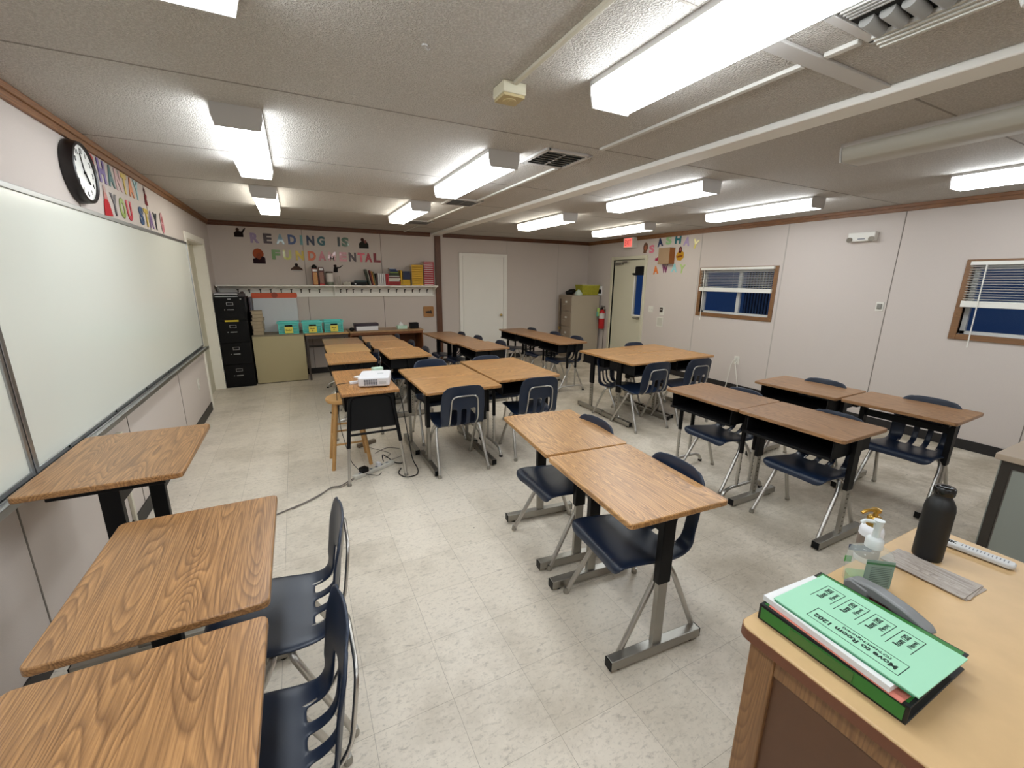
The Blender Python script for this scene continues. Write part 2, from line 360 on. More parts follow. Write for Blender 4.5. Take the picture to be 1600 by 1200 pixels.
MB().cyl((W+.03, 6.26, .92), (W-.03, 6.26, .92), .025).box(W-.035, W-.015, 6.24, 6.38, .91, .93).build('door_lever', M_steel, d, .004)
MB().box(W-.03, W+.03, 6.80, 7.0, 1.93, 1.98).box(W-.05, W-.03, 6.62, 6.9, 1.965, 1.98).box(W-.05, W-.035, 6.6, 6.75, 1.975, 2.0).build('door_closer', M_steel, d, .004)
# door_3: doorway in the left wall near the back corner
d = struct(box('door_3', (-.145, -.115, OY0, OY1, 0, OZ), M_cream))
MB().box(0, .014, 6.20, 6.27, 0, 2.125).box(0, .014, 7.345, 7.41, 0, 2.125).box(0, .014, 6.27, 7.345, 2.05, 2.125).box(-.15, 0, OY0, OY0+.02, 0, OZ).box(-.15, 0, OY1-.02, OY1, 0, OZ).box(-.15, 0, OY0, OY1, OZ-.02, OZ).build('door_casing', mat('warm_white_paint', (238, 234, 222), .5, var=(4, .03)), d, .003)

# windows --------------------------------------------------------------
for i, (a, c, z0, z1) in enumerate(WN):
    w = struct(MB().box(W+.05, W+.09, a, a+.035, z0, z1).box(W+.05, W+.09, c-.035, c, z0, z1).box(W+.05, W+.09, a, c, z0, z0+.03).box(W+.05, W+.09, a, c, z1-.03, z1)
               .box(W+.045, W+.085, (a+c)/2-.075, (a+c)/2-.025, z0+.03, z1-.03).build('window_%d' % (i+1), M_vinylw))
    MB().box(W+.066, W+.072, a+.035, c-.035, z0+.03, z1-.03).build('pane', M_glass, w)
    t = .055
    MB().box(W-.016, W+.012, a-t, a, z0-t, z1+t).box(W-.016, W+.012, c, c+t, z0-t, z1+t).box(W-.016, W+.012, a, c, z0-t, z0).box(W-.016, W+.012, a, c, z1, z1+t).box(W, W+.05, a-.006, a, z0, z1).box(W, W+.05, c, c+.006, z0, z1).build('window_casing', M_winwood, w, .004)
# blinds
def blind(a, c, ztop, zbot, wy, label):
    t = thing('window_blind', label, 'blind', (W-.03, 0, 0))
    MB().box(-.02, .022, a, c, ztop-.035, ztop).build('head_rail', M_blind, t, .003)
    MB().box(-.02, .02, a, c, zbot, zbot+.06).build('bottom_rail', M_blind, t, .003)
    b = MB(); n = 15; z = ztop-.05
    while z > zbot+.07:
        b.add([(-.016, a+.005, z+.004), (.014, a+.005, z-.004), (.014, c-.005, z-.004), (-.016, c-.005, z+.004), (-.016, a+.005, z+.0055), (.014, a+.005, z-.0025), (.014, c-.005, z-.0025), (-.016, c-.005, z+.0055)],
              [(0, 1, 2, 3), (7, 6, 5, 4), (0, 4, 5, 1), (1, 5, 6, 2), (2, 6, 7, 3), (3, 7, 4, 0)]); z -= .0235
    b.build('slats', M_blind, t)
    b = MB()
    for y in (a+.12, (a+c)/2, c-.12): b.cyl((-.018, y, ztop-.03), (-.018, y, zbot+.05), .0012, n=6)
    b.build('ladder_cord', M_blind, t)
    MB().cyl((-.026, wy, ztop-.03), (-.03, wy-.015, z1-.78), .0055, n=8).build('tilt_wand', M_blind, t)
    return t
blind(3.69, 4.87, 1.835, 1.475, 4.79, 'white horizontal blind half raised over the window nearer the exit door')
blind(.59, 1.775, 1.835, 1.405, 1.66, 'white horizontal blind lowered halfway over the window at the right edge')
# what is seen through the panes at dusk
ow = MB().box(W+2.2, W+2.4, -3, 12, -.5, 3.2).build('neighbouring_building', M_bluewall); tag(ow, 'blue dusk-lit wall outside beyond the windows', 'building')
fb = MB().box(W+1.5, W+1.53, 4.62, 5.14, -.2, 2.0)
fence = thing('slatted_panel', 'dark vertically slatted panel outside behind the window nearer the exit door', 'panel', (0, 0, 0))
fb.build('panel', M_dkfence, fence)
b = MB()
for k in range(9): b.box(W+1.47, W+1.5, 4.65+k*.055, 4.66+k*.055, -.2, 2.0)
b.build('slats', mat('outside_slat', (120, 140, 165), .7), fence)

# ------------------------------------------------------------------ ceiling lights
def make_light(lit, label, loc, group):
    t = thing('ceiling_light', label, 'ceiling light', loc, 0, group)
    pan = MB().box(-.112, .112, -.61, .61, -.022, 0).build('housing', M_fix, t)
    for s in (-1, 1):
        e = [(-.112, 0), (.112, 0), (.112, -.05), (.098, -.104), (-.098, -.104), (-.112, -.05)]
        MB().prism(e, s*.61-.004, s*.61+.004, 1).build('end_cap', M_fix, t)
    prof = [(-.109, -.022), (-.109, -.05), (-.097, -.094), (-.085, -.102), (.085, -.102), (.097, -.094), (.109, -.05), (.109, -.022)]
    MB().prism(prof, -.604, .604, 1).build('diffuser_lens', (M_lensoff, M_lens, M_lensdim)[int(lit)], t)
    return t
LG = 'fluorescent wraparound lights on the ceiling'
LL = [(.90, 3.32, 'lit fluorescent ceiling light nearest the wall clock'),
      (.90, 5.45, 'small-looking lit ceiling light nearest the back left corner'),
      (2.39, 3.36, 'lit ceiling light left of the ceiling vent with the black louvres'),
      (2.39, 5.45, 'lit ceiling light left of the beam nearest the brown post'),
      (2.39, 1.06, 'largest brightest ceiling light overhead beside the broken vent'),
      (.90, 1.02, 'lit ceiling light cut off by the top left edge of the photo'),
      (4.24, 3.24, 'lit ceiling light right of the beam, over the four-desk block'),
      (4.24, 5.30, 'lit ceiling light right of the beam nearest the back wall'),
      (5.74, 5.47, 'lit ceiling light above the red exit sign'),
      (5.76, 3.23, 'lit ceiling light near the window wall between door window and emergency lamp'),
      (5.78, 1.02, 'lit ceiling light at the right edge of the photo above the window wall')]
L0 = None; L1 = None
for x, y, lb in LL:
    if y > 5:
        if L1 is None: L1 = make_light(2, lb, (x, y, H), LG)
        else: dup(L1, (x, y, H), 0, lb)
    elif L0 is None: L0 = make_light(True, lb, (x, y, H), LG)
    else: dup(L0, (x, y, H), 0, lb)
for x, lb in ((.90, 'ceiling light behind the viewer near the whiteboard wall'), (2.39, 'ceiling light behind the viewer over the teacher desk row'), (5.76, 'ceiling light behind the viewer by the window wall')):
    dup(L0, (x, -1.15, H), 0, lb)
make_light(False, 'unlit dim ceiling light right of the beam near the right edge', (4.24, 1.02, H), LG)

# vents ----------------------------------------------------------------
def vent(x, y, label, broken=False, sz=.33, sy=.34):
    t = thing('ceiling_vent', label, 'vent', (x, y, H), 0, 'ceiling air vents along the batten')
    MB().box(-sz/2, sz/2, -sy/2, sy/2, -.006, 0).build('duct_opening', M_hole, t)
    f = MB()
    for s in (-1, 1): f.box(s*sz/2-.016, s*sz/2+.016, -sy/2-.016, sy/2+.016, -.014, 0).box(-sz/2, sz/2, s*sy/2-.016, s*sy/2+.016, -.014, 0)
    f.box(-.006, .006, -sy/2, sy/2, -.012, -.004)
    f.build('frame', M_fix, t, .002)
    n = 7
    for k in range(n):
        yy = -sy/2+.03+k*(sy-.06)/(n-1)
        M = Matrix.Translation((0, yy, -.010)) @ Matrix.Rotation(.7, 4, 'X')
        MB().box(-sz/2+.02, sz/2-.02, -.010, .010, -.001, .001, M=M).build('louvre', mat('grey_vent_metal', (150, 147, 142), .5), t)
    return t
vent(2.775, 2.73, 'dark louvred ceiling vent right of the second big ceiling light')
vent(2.80, 4.66, 'small dark ceiling vent behind the middle ceiling light')
vent(2.82, 6.55, 'farthest ceiling vent near the top of the brown post')
t = thing('ceiling_vent', 'broken ceiling vent with curled metal fins at the top right of the photo', 'vent', (2.79, .62, H), 0, 'ceiling air vents along the batten')
MB().box(-.15, .15, -.33, .33, -.006, 0).build('duct_opening', M_hole, t)
f = MB()
for s in (-1, 1): f.box(s*.15-.016, s*.15+.016, -.345, .345, -.014, 0).box(-.15, .15, s*.33-.016, s*.33+.016, -.014, 0)
f.build('frame', M_fix, t, .002)
for k in range(6):
    MB().cyl((-.02, .28-k*.055, -.012), (.06, .27-k*.055, -.03), .022, .018, n=12).build('curled_fin', mat('grey_vent_fin', (128, 125, 120), .55), t)
for k in range(4):
    MB().box(-.13+k*.018, -.122+k*.018, -.3, .3, -.018, -.006).build('louvre', MT['grey_vent_metal'], t)
for k in range(4):
    MB().box(.085+k*.02, .098+k*.02, -.02 if k else .0, .31, -.03-k*.004, -.016).build('louvre', M_batten, t)
MB().box(.09, .16, -.33, -.06, -.03, -.014).build('louvre', M_batten, t)
MB().tube([(.16, 0, -.02), (.175, -.01, -.05), (.165, -.02, -.07)], .006, n=6).build('bent_tab', M_batten, t)
# smoke-detector box and its raceway
t = thing('ceiling_junction_box', 'cream square box on the ceiling at the end of a conduit', 'junction box', (2.0, 1.885, H))
MB().box(-.055, .055, -.055, .055, -.045, 0).build('housing', mat('aged_cream_plastic', (206, 200, 176), .5), t, .004)
MB().box(-.05, .05, -.05, .05, -.056, -.045).lathe([(.03, -.060), (.03, -.056)], n=16).box(-.006, .006, -.02, .02, -.062, -.06).build('cover', mat('yellowed_plastic', (190, 172, 128), .5), t, .002)
tag(MB().box(1.99, 2.01, -1.5, 1.83, H-.014, H).build('ceiling_conduit', mat('raceway_cream', (196, 190, 172), .5), None, .003), 'cream surface conduit running along the ceiling to the square box', 'conduit')
tag(MB().lathe([(.012, -.006), (.012, 0)], (1.58, 1.73, H), 12).tube([(1.58, 1.73, H-.004), (1.592, 1.73, H-.016), (1.60, 1.735, H-.006)], .002, n=6).build('ceiling_hook', M_fix), 'tiny white hook on the ceiling above the room centre', 'hook')

# ------------------------------------------------------------------ chairs
def catmull(P, n):
    out = []
    Q = [P[0]]+P+[P[-1]]
    for i in range(1, len(Q)-2):
        for k in range(n):
            t = k/n; a, b, c, d = Q[i-1], Q[i], Q[i+1], Q[i+2]
            out.append(tuple(.5*((2*b[j])+(-a[j]+c[j])*t+(2*a[j]-5*b[j]+4*c[j]-d[j])*t*t+(-a[j]+3*b[j]-3*c[j]+d[j])*t**3) for j in range(2)))
    out.append(P[-1]); return out
PROF = [(.470, .400), (.468, .425), (.445, .442), (.36, .438), (.25, .424), (.16, .415), (.105, .419), (.065, .438), (.042, .474), (.03, .53), (.02, .61), (.010, .70), (.002, .765), (-.004, .785)]
def make_chair(label, loc, rz, group):
    t = thing('school_chair', label, 'chair', loc, rz, group)
    pr = catmull(PROF, 3); n = len(pr)
    s = [0]
    for i in range(1, n): s.append(s[-1]+math.dist(pr[i], pr[i-1]))
    S = s[-1]
    us = [-1, -.955, -.86, -.70, -.55, -.43, -.31, -.22, -.11, 0, .11, .22, .31, .43, .55, .70, .86, .955, 1]
    def hw(k):
        x = s[k]; z = pr[k][1]
        w = .205 if x < .30 else .205-.017*min(1, (x-.30)/.12) if x < .42 else .188
        if x > .50: w = .188+.004*math.sin((x-.5)/.3*PI)-.014*max(0, (x-.62)/(S-.62))
        for d, r in ((x, .055), (S-x, .062)):
            if d < r: w -= (r-math.sqrt(max(0, r*r-(r-d)**2)))
        return max(w, .02)
    V = []
    for k in range(n):
        y, z = pr[k]; w = hw(k)
        a = pr[max(0, k-1)]; c = pr[min(n-1, k+1)]; ty, tz = c[0]-a[0], c[1]-a[1]; l = math.hypot(ty, tz); ny, nz = -tz/l, ty/l   # toward the sitter?
        if ny*0.3+nz < 0 and z < .5 or (z >= .5 and ny < 0): ny, nz = -ny, -nz
        isb = min(1, max(0, (s[k]-.42)/.1))
        for u in us:
            rise = (.010*(1-isb)+.036*isb)*abs(u)**2.5
            fl = -.010*max(0, (abs(u)-.93)/.07)
            tp = min(1, max(0, (s[k]-(S-.13))/.13)); rise *= 1-.45*tp
            V.append((u*w, y+ny*(rise+fl), z+nz*(rise+fl)-.007*u*u*tp-.009*u**4*tp))
    m = len(us)
    ks = min(range(n), key=lambda k: abs(s[k]-.385))
    s0 = min(range(n), key=lambda k: abs(s[k]-.378)); s1 = min(range(n), key=lambda k: abs(s[k]-.60))
    slots = [(4, 6), (8, 10), (12, 14)]
    fs = []
    for k in range(n-1):
        for j in range(m-1):
            if s0 <= k < s1 and any(a <= j < b_ for a, b_ in slots): continue
            fs.append((k*m+j, k*m+j+1, (k+1)*m+j+1, (k+1)*m+j))
    used = sorted({i for f_ in fs for i in f_}); mp = {v: i for i, v in enumerate(used)}
    me = bpy.data.meshes.new('shell'); me.from_pydata([V[i] for i in used], [], [tuple(mp[i] for i in f_) for f_ in fs])
    o = bpy.data.objects.new('shell', me); COL.objects.link(o)
    so = o.modifiers.new('solid', 'SOLIDIFY'); so.thickness = .008; so.offset = 0
    su = o.modifiers.new('sub', 'SUBSURF'); su.levels = 1; su.render_levels = 1
    ev = bpy.data.meshes.new_from_object(o.evaluated_get(bpy.context.evaluated_depsgraph_get()))
    bpy.data.objects.remove(o)
    vn = [v.normal.copy() for v in ev.vertices]
    for name, test in (('seat', lambda c: c[1] >= .13), ('backrest', lambda c: c[1] < .13)):
        F = [tuple(p.vertices) for p in ev.polygons if test(p.center)]
        used = sorted({i for f_ in F for i in f_}); mp = {v: i for i, v in enumerate(used)}
        me = bpy.data.meshes.new(name); me.from_pydata([ev.vertices[i].co for i in used], [], [tuple(mp[i] for i in f_) for f_ in F]); me.materials.append(M_navy)
        me.polygons.foreach_set('use_smooth', [True]*len(me.polygons)); me.update()
        me.normals_split_custom_set_from_vertices([vn[i] for i in used])
        o = bpy.data.objects.new(name, me); COL.objects.link(o); o.parent = t
    for sx in (-1, 1):
        L = MB().tube([(sx*.10, .255, .402), (sx*.185, .25, .400), (sx*.20, .275, .345), (sx*.222, .470, .012)], .0125, n=14).build('leg', M_chrome, t)
        MB().lathe([(.010, -.012), (.016, -.010), (.017, 0), (.014, .006), (.0135, .02)], (sx*.222, .470, .012), 12).build('foot_glide', M_steel, L)
        L = MB().tube([(sx*.10, .205, .400), (sx*.185, .20, .398), (sx*.20, .170, .340), (sx*.222, .030, .012)], .0125, n=14).build('leg', M_chrome, t)
        MB().lathe([(.010, -.012), (.016, -.010), (.017, 0), (.014, .006), (.0135, .02)], (sx*.222, .030, .012), 12).build('foot_glide', M_steel, L)
    MB().tube([(-.11, .16, .412), (-.118, .07, .425), (-.122, .018, .50), (-.112, -.010, .70), (.112, -.010, .70), (.122, .018, .50), (.118, .07, .425), (.11, .16, .412)], .0062, n=8).build('back_frame', M_chrome, t)
    MB().box(-.14, .14, .195, .265, .405, .416).build('seat_bracket', M_blk, t)
    return t
CG = 'navy plastic school chairs with chrome legs'
CH = [ # x, y, facing angle in degrees (0 = toward the back wall, 90 = toward the whiteboard), scale, label
 (1.145, 1.53, 88, 1, 'navy chair pulled out at the second desk of the left foreground row'),
 (1.105, 1.00, 90, 1, 'navy chair cut off by the bottom edge beside the nearest left desk'),
 (2.69, 1.99, 90, 1, 'navy chair under the far desk of the central foreground pair'),
 (2.655, 1.31, 85, 1, 'navy chair under the near desk of the central foreground pair'),
 (4.34, 2.13, 88, .97, 'navy chair under the left box desk behind the foreground pair, at right'),
 (4.32, 1.44, 90, .97, 'navy chair with large seat showing under the box desk nearest the hand sanitizer'),
 (5.24, 2.00, 92, 1, 'navy chair against the window wall behind the far right desk with the book box'),
 (5.31, 1.30, 92, 1, 'navy chair under the far right open-legged desk near the baseboard'),
 (2.22, 3.11, 0, 1, 'navy chair seen from behind at the middle block, beside the projector desk'),
 (2.95, 3.13, -6, 1, 'navy chair seen from behind at the middle block, the one farther from the projector'),
 (2.29, 4.37, 180, 1, 'navy chair top showing behind the middle block left table'),
 (2.93, 4.34, 180, 1, 'navy chair top showing behind the middle block right table'),
 (5.26, 4.50, 180, 1, 'navy chair on the far side of the four-desk block, in front of the exit door'),
 (4.47, 3.22, -3, 1, 'navy chair seen from behind on the near side of the four-desk block, left one'),
 (5.08, 3.19, -3, 1, 'navy chair seen from behind on the near side of the four-desk block, right one'),
 (4.45, 4.12, 195, .9, 'low navy chair tucked under the left end of the four-desk block'),
 (1.90, 5.24, 90, 1, 'navy chair between the two back left desk rows, nearest one'),
 (1.90, 5.88, 90, 1, 'navy chair between the two back left desk rows, middle one'),
 (1.89, 6.60, 90, 1, 'navy chair between the two back left desk rows, farthest one'),
 (2.50, 5.22, 90, 1, 'navy chair right of the second back left row, nearest one'),
 (2.48, 5.88, 90, 1, 'navy chair right of the second back left row, middle one'),
 (2.44, 6.63, 90, 1, 'navy chair right of the second back left row, farthest one'),
 (3.63, 5.37, 90, 1, 'navy chair at the row in front of the white door, nearest one'),
 (3.54, 6.00, 90, 1, 'navy chair at the row in front of the white door, middle one'),
 (3.46, 6.52, 90, 1, 'navy chair at the row in front of the white door, farthest one'),
 (4.93, 5.36, 90, 1, 'navy chair at the row in front of the tan file cabinet, nearest one'),
 (4.92, 5.97, 90, 1, 'navy chair at the row in front of the tan file cabinet, middle one'),
 (4.86, 6.66, 90, 1, 'navy chair at the row in front of the tan file cabinet, farthest one')]
c0 = None
for x, y, a, sc, lb in CH:
    if c0 is None: c0 = make_chair(lb, (x, y, 0), math.radians(a), CG)
    else:
        c = dup(c0, (x, y, 0), math.radians(a), lb)
        if sc != 1: c.scale = (sc, sc, sc)

# ------------------------------------------------------------------ student desks
def perf(b, x, y, z0, z1, r=.004, face=1):
    n = max(2, int((z1-z0)/.026))
    for k in range(n):
        z = z0+(k+.5)*(z1-z0)/n
        for s in (-1, 1): b.cyl((x+s*face*.0001, y, z), (x+s*face, y, z), r, n=8, mi=1)
def make_desk(kind, h, top, label, loc, rz, group, name='student_desk'):
    t = thing(name, label, 'desk', loc, rz, group)
    hx, hy = .252, .334
    MB().prism(rrect(-hx, hx, -hy, hy, .021), h-.024, h, 2).build('tabletop', top, t, .004)
    zt = h-.024
    if kind == 'A':
        for s in (-1, 1):
            y = s*.262
            MB().box(-.18, .18, y-.018, y+.018, zt-.035, zt).build('top_bracket', M_blk, t, .004)
            MB().box(-.032, .032, y-.017, y+.017, .37, zt-.03).build('upper_column', M_blk, t, .003)
            b = MB().box(-.025, .025, y-.012, y+.012, .04, .39); 
            b.build('lower_column', M_steel, t, .002)
            f = MB().box(-.245, .245, y-.022, y+.022, .012, .058).build('foot_bar', M_steel, t, .003)
            for e in (-1, 1):
                MB().box(e*.245-.004, e*.245+.004, y-.021, y+.021, .013, .057).build('end_plug', M_blk, f)
                MB().cyl((e*.2, y, 0), (e*.2, y, .014), .016, n=12).build('leveller', M_blk, f)
        MB().box(-.012, .012, -.25, .25, zt-.12, zt-.07).build('stretcher', M_blk, t, .003)
    if kind in 'BC':
        bz = zt-.125
        b = MB().box(-.225, .2, -.275, .275, bz, bz+.008).box(-.225, .2, -.275, -.267, bz, zt).box(-.225, .2, .267, .275, bz, zt).box(.192, .2, -.275, .275, bz, zt)
        b.box(-.235, -.222, -.282, .282, bz-.004, bz+.014)
        b.build('book_box', M_blkpl, t, .002)
    if kind == 'B':
        for s in (-1, 1):
            y = s*.292
            for x in (-.0,):
                MB().box(x-.034, x+.034, y-.014, y+.014, .36, zt).build('upper_column', M_blk, t, .003)
                b = MB().box(x-.022, x+.022, y-.010, y+.010, .04, .38)
                for k in range(9):
                    z = .075+k*.032
                    b.cyl((x-.0, y-.0104, z), (x-.0, y+.0104, z), .0055, n=8, mi=1)
                b.build('lower_column', [M_steel, M_hole], t)
            f = MB().box(-.245, .245, y-.022, y+.022, .012, .058).build('foot_bar', M_steel, t, .003)
            for e in (-1, 1):
                MB().box(e*.245-.004, e*.245+.004, y-.021, y+.021, .013, .057).build('end_plug', M_blk, f)
                MB().cyl((e*.2, y, 0), (e*.2, y, .014), .016, n=12).build('leveller', M_blk, f)
    if kind == 'C':
        for s in (-1, 1):
            y = s*.292
            for x in (-.075, .075):
                L = MB().cyl((x, y, .36), (x, y, zt), .0165, n=14).build('leg', M_blk, t)
                b = MB().cyl((x, y, .085), (x, y, .38), .0125, n=12)
                for k in range(9): b.cyl((x, y-.0128, .11+k*.03), (x, y+.0128, .11+k*.03), .004, n=6, mi=1)
                b.build('leg_extension', [M_chrome, M_hole], L)
            f = MB().tube([(-.235, y, .014), (-.215, y, .06), (-.15, y, .085), (.15, y, .085), (.215, y, .06), (.235, y, .014)], .0135, n=10, smooth=4).build('foot_bow', M_chrome, t)
            for e in (-1, 1): MB().cyl((e*.235, y, 0), (e*.235, y, .018), .017, n=12).build('foot_glide', M_blk, f)
    return t
DG = 'wood-topped student desks'
DK = [ # kind, height, top, x, y, angle deg, label
 ('A', .85, 3, .34, 2.325, 0, 'tall oak-topped desk against the whiteboard tray, farthest of the left foreground row'),
 ('A', .74, 3, .67, 1.525, 0, 'oak-topped desk in the middle of the left foreground row'),
 ('A', .74, 3, .67, .805, 0, 'oak-topped desk cut off by the bottom left corner'),
 ('A', .74, 0, 2.435, 2.03, -6, 'far desk of the central foreground pair, black and steel columns'),
 ('A', .74, 0, 2.37, 1.35, -4, 'near desk of the central foreground pair, nearest the binders'),
 ('C', .74, 1, 4.055, 2.165, 0, 'brown-topped book box desk with bow feet, left of the right-hand pair'),
 ('B', .74, 1, 4.05, 1.49, 0, 'brown-topped book box desk with perforated column nearest the sanitizer'),
 ('B', .74, 1, 5.03, 2.035, 2, 'brown-topped book box desk near the window wall'),
 ('A', .74, 1, 5.075, 1.35, 2, 'brown-topped open desk at the far right by the window wall'),
 ('B', .74, 0, 4.61, 3.67, 90, 'near left desk of the four-desk block'),
 ('B', .74, 0, 5.29, 3.70, 90, 'near right desk of the four-desk block'),
 ('B', .74, 0, 4.62, 4.18, -90, 'far left desk of the four-desk block'),
 ('B', .74, 0, 5.30, 4.21, -90, 'far right desk of the four-desk block'),
 ('A', .74, 0, 2.25, 3.42, 90, 'near desk of the middle block, beside the projector desk'),
 ('B', .74, 0, 2.245, 3.93, -90, 'far desk of the middle block on its left side'),
 ('C', .74, 0, 2.945, 3.57, 90, 'near right desk of the middle block with bow feet'),
 ('C', .74, 0, 2.95, 4.08, -90, 'far right desk of the middle block'),
 ('C', .74, 0, 1.565, 5.12, 0, 'nearest desk of the back left row beside the projector desk'),
 ('C', .74, 2, 1.60, 5.80, 0, 'yellowish desk in the middle of the back left row'),
 ('C', .74, 1, 1.61, 6.49, 0, 'farthest desk of the back left row, in front of the beige desk'),
 ('B', .74, 0, 2.21, 5.20, 0, 'nearest desk of the second back left row'),
 ('B', .74, 0, 2.17, 5.89, 0, 'middle desk of the second back left row'),
 ('B', .74, 0, 2.15, 6.58, 0, 'farthest desk of the second back left row, by the bookcase'),
 ('B', .74, 1, 3.31, 5.33, 2, 'nearest desk of the row in front of the white door'),
 ('A', .74, 1, 3.235, 6.01, 2, 'middle desk of the row in front of the white door'),
 ('A', .74, 1, 3.185, 6.68, 2, 'farthest desk of the row in front of the white door, by the brown post'),
 ('C', .74, 1, 4.62, 5.36, 0, 'nearest desk of the row in front of the tan file cabinet'),
 ('C', .74, 1, 4.615, 6.03, 0, 'middle desk of the row in front of the tan file cabinet'),
 ('C', .74, 1, 4.60, 6.70, 0, 'farthest desk of the row in front of the tan file cabinet')]
proto = {}
for k, h, tp, x, y, a, lb in DK:
    key = (k, h, tp)
    if key not in proto: proto[key] = make_desk(k, h, (M_oak, M_oakb, M_oaky, M_oakm)[tp], lb, (x, y, 0), math.radians(a), DG)
    else: dup(proto[key], (x, y, 0), math.radians(a), lb)

# projector table -----------------------------------------------------
t = thing('projector_desk', 'narrow oak-topped desk with black end panel and splayed legs holding the projector', 'desk', (1.535, 3.87, 0))
MB().prism(rrect(-.225, .225, -.475, .475, .012), .716, .74, 2).build('tabletop', wood('strong_oak_laminate', (112, 64, 28), (206, 152, 92), axis=1, coat=.2), t, .003)
for s, yt in ((-1, -.43), (1, .43)):
    yb = yt+s*.115
    def yy(z): return yt+(yb-yt)*(1-z/.71)
    MB().tube([(-.205, yy(.30), .30), (-.165, yy(.68), .68), (-.12, yy(.71), .71), (.12, yy(.71), .71), (.165, yy(.68), .68), (.205, yy(.30), .30)], .0155, n=12, smooth=4).build('leg_frame', M_blk, t)
    MB().tube([(-.19, yy(.42), .40), (.19, yy(.42), .40)], .010, n=8).build('crossbar', M_blk, t)
    for e in (-1, 1):
        L = MB().cyl((e*.202, yy(.32), .32), (e*.226, yb+.0, .012), .0115, n=12).build('leg', M_chrome, t)
        MB().lathe([(.014, -.012), (.018, -.008), (.016, .006), (.0125, .012)], (e*.226, yb, .012), 12).build('foot_glide', M_steel, L)
pv = [(-.183, .43), (.183, .43), (.15, .69), (-.15, .69)]
b = MB(); vs = []
for o_ in (.012, .020):
    for x, z in pv: vs.append((x, -.43-.115*(1-z/.71)+o_, z))
b.add(vs, [(0, 1, 2, 3), (7, 6, 5, 4), (0, 4, 5, 1), (1, 5, 6, 2), (2, 6, 7, 3), (3, 7, 4, 0)])
b.build('end_panel', M_blkpl, t)
MB().box(-.20, -.192, -.40, .40, .58, .716).box(.192, .20, -.40, .40, .58, .716).box(-.2, .2, -.40, .40, .575, .582).box(-.2, .2, -.40, -.392, .58, .716).build('book_box', M_blkpl, t)
# projector and things on it
t = thing('projector', 'white video projector with grey side grille on the narrow oak desk', 'projector', (1.615, 3.68, .74), math.radians(-14))
MB().prism(rrect(-.125, .125, -.155, .155, .03), .010, .082, 2).build('body', mat('projector_white', (226, 226, 230), .4), t, .008)
b = MB()
for i in range(5):
    for j in range(6): b.box(-.075+j*.018, -.061+j*.018, -.157, -.153, .020+i*.010, .027+i*.010)
b.build('vent_grille', mat('grille_grey', (110, 112, 120), .6), t)
MB().box(.045, .10, -.1565, -.154, .028, .05).build('label_plate', mat('label_grey', (196, 197, 200), .5), t)
MB().cyl((-.125, .06, .045), (-.133, .06, .045), .028, n=20).build('projection_lens', mat('lens_dark', (40, 44, 60), .15), t)
for e in ((-.09, -.12), (.09, -.12), (0, .12)): MB().cyl((e[0], e[1], 0), (e[0], e[1], .012), .010, n=10).build('foot', M_blk, t)
MB().box(.02, .07, .0, .03, .082, .086).build('focus_panel', MT['label_grey'], t, .001)
tag(MB().box(-.045, .045, -.018, .018, 0, .022).build('adapter_dongle', MT['projector_white'], None, .003, (1.455, 3.735, .74), (0, 0, .12)), 'small white plug adapter left of the projector', 'adapter')
pp = MB().box(-.12, .12, -.09, .09, 0, .012).build('paper_stack', mat('sheet_white', (228, 228, 228), .7), None, 0, (1.62, 3.96, .74), (0, 0, .6)); tag(pp, 'white papers lying behind the projector', 'paper')
tag(MB().prism(rrect(-.05, .05, -.03, .03, .006), 0, .05, 2).build('tissue_packet', mat('pale_green', (186, 214, 196), .6), None, .004, (1.705, 4.12, .74), (0, 0, .2)), 'pale green packet behind the projector at the desk edge', 'packet')

# stool ---------------------------------------------------------------
t = thing('wooden_stool', 'round honey-coloured wooden stool under the left side of the projector desk', 'stool', (1.375, 3.83, 0))
M_pine = mat('honey_pine', (196, 150, 92), .4, var=(14, .14))
MB().lathe([(.13, .575), (.158, .582), (.165, .597), (.158, .612), (.12, .615), (.001, .616)], n=32).build('seat', M_pine, t)
for sx in (-1, 1):
    for sy in (-1, 1):
        MB().cyl((sx*.085, sy*.085, .58), (sx*.155, sy*.145, 0), .018, .016, n=10).build('leg', M_pine, t)
for sy, z in ((-1, .22), (1, .26), (-1, .40)):
    q = .155-(.07)*(z/.58); qy = .145-.06*(z/.58)
    MB().cyl((-q, sy*qy, z), (q, sy*qy, z), .009, n=8).build('rung', M_pine, t)
    MB().cyl((sy*q, -qy, z+.03), (sy*q, qy, z+.03), .009, n=8).build('rung', M_pine, t)

# power strip, cables ---------------------------------------------------
t = thing('power_strip', 'long off-white power strip on the floor under the projector desk', 'power strip', (1.53, 3.52, 0), .48)
M_off = mat('offwhite_plastic', (205, 202, 192), .5)
MB().box(-.20, .20, -.024, .024, 0, .034).build('body', M_off, t, .006)
b = MB()
for k in range(6): b.box(-.15+k*.055, -.128+k*.055, -.01, .012, .034, .0348)
b.build('sockets', MT['grille_grey'], t)
plug = MB().box(-.13, -.07, -.03, .03, .035, .075).build('plug', M_blk, t, .005)
MB().box(.03, .06, -.02, .02, .035, .07).build('plug', MT['projector_white'], t, .004)
tag(MB().box(-.10, .10, -.022, .022, 0, .035).build('power_strip', mat('dusty_brown', (120, 106, 88), .6), None, .006, (1.56, 4.17, 0), (0, 0, .45)), 'shorter dusty brown power strip behind the stool legs', 'power strip')
M_grayc = mat('grey_cord', (122, 114, 108), .5); M_blkc = mat('black_cord', (20, 20, 20), .45)
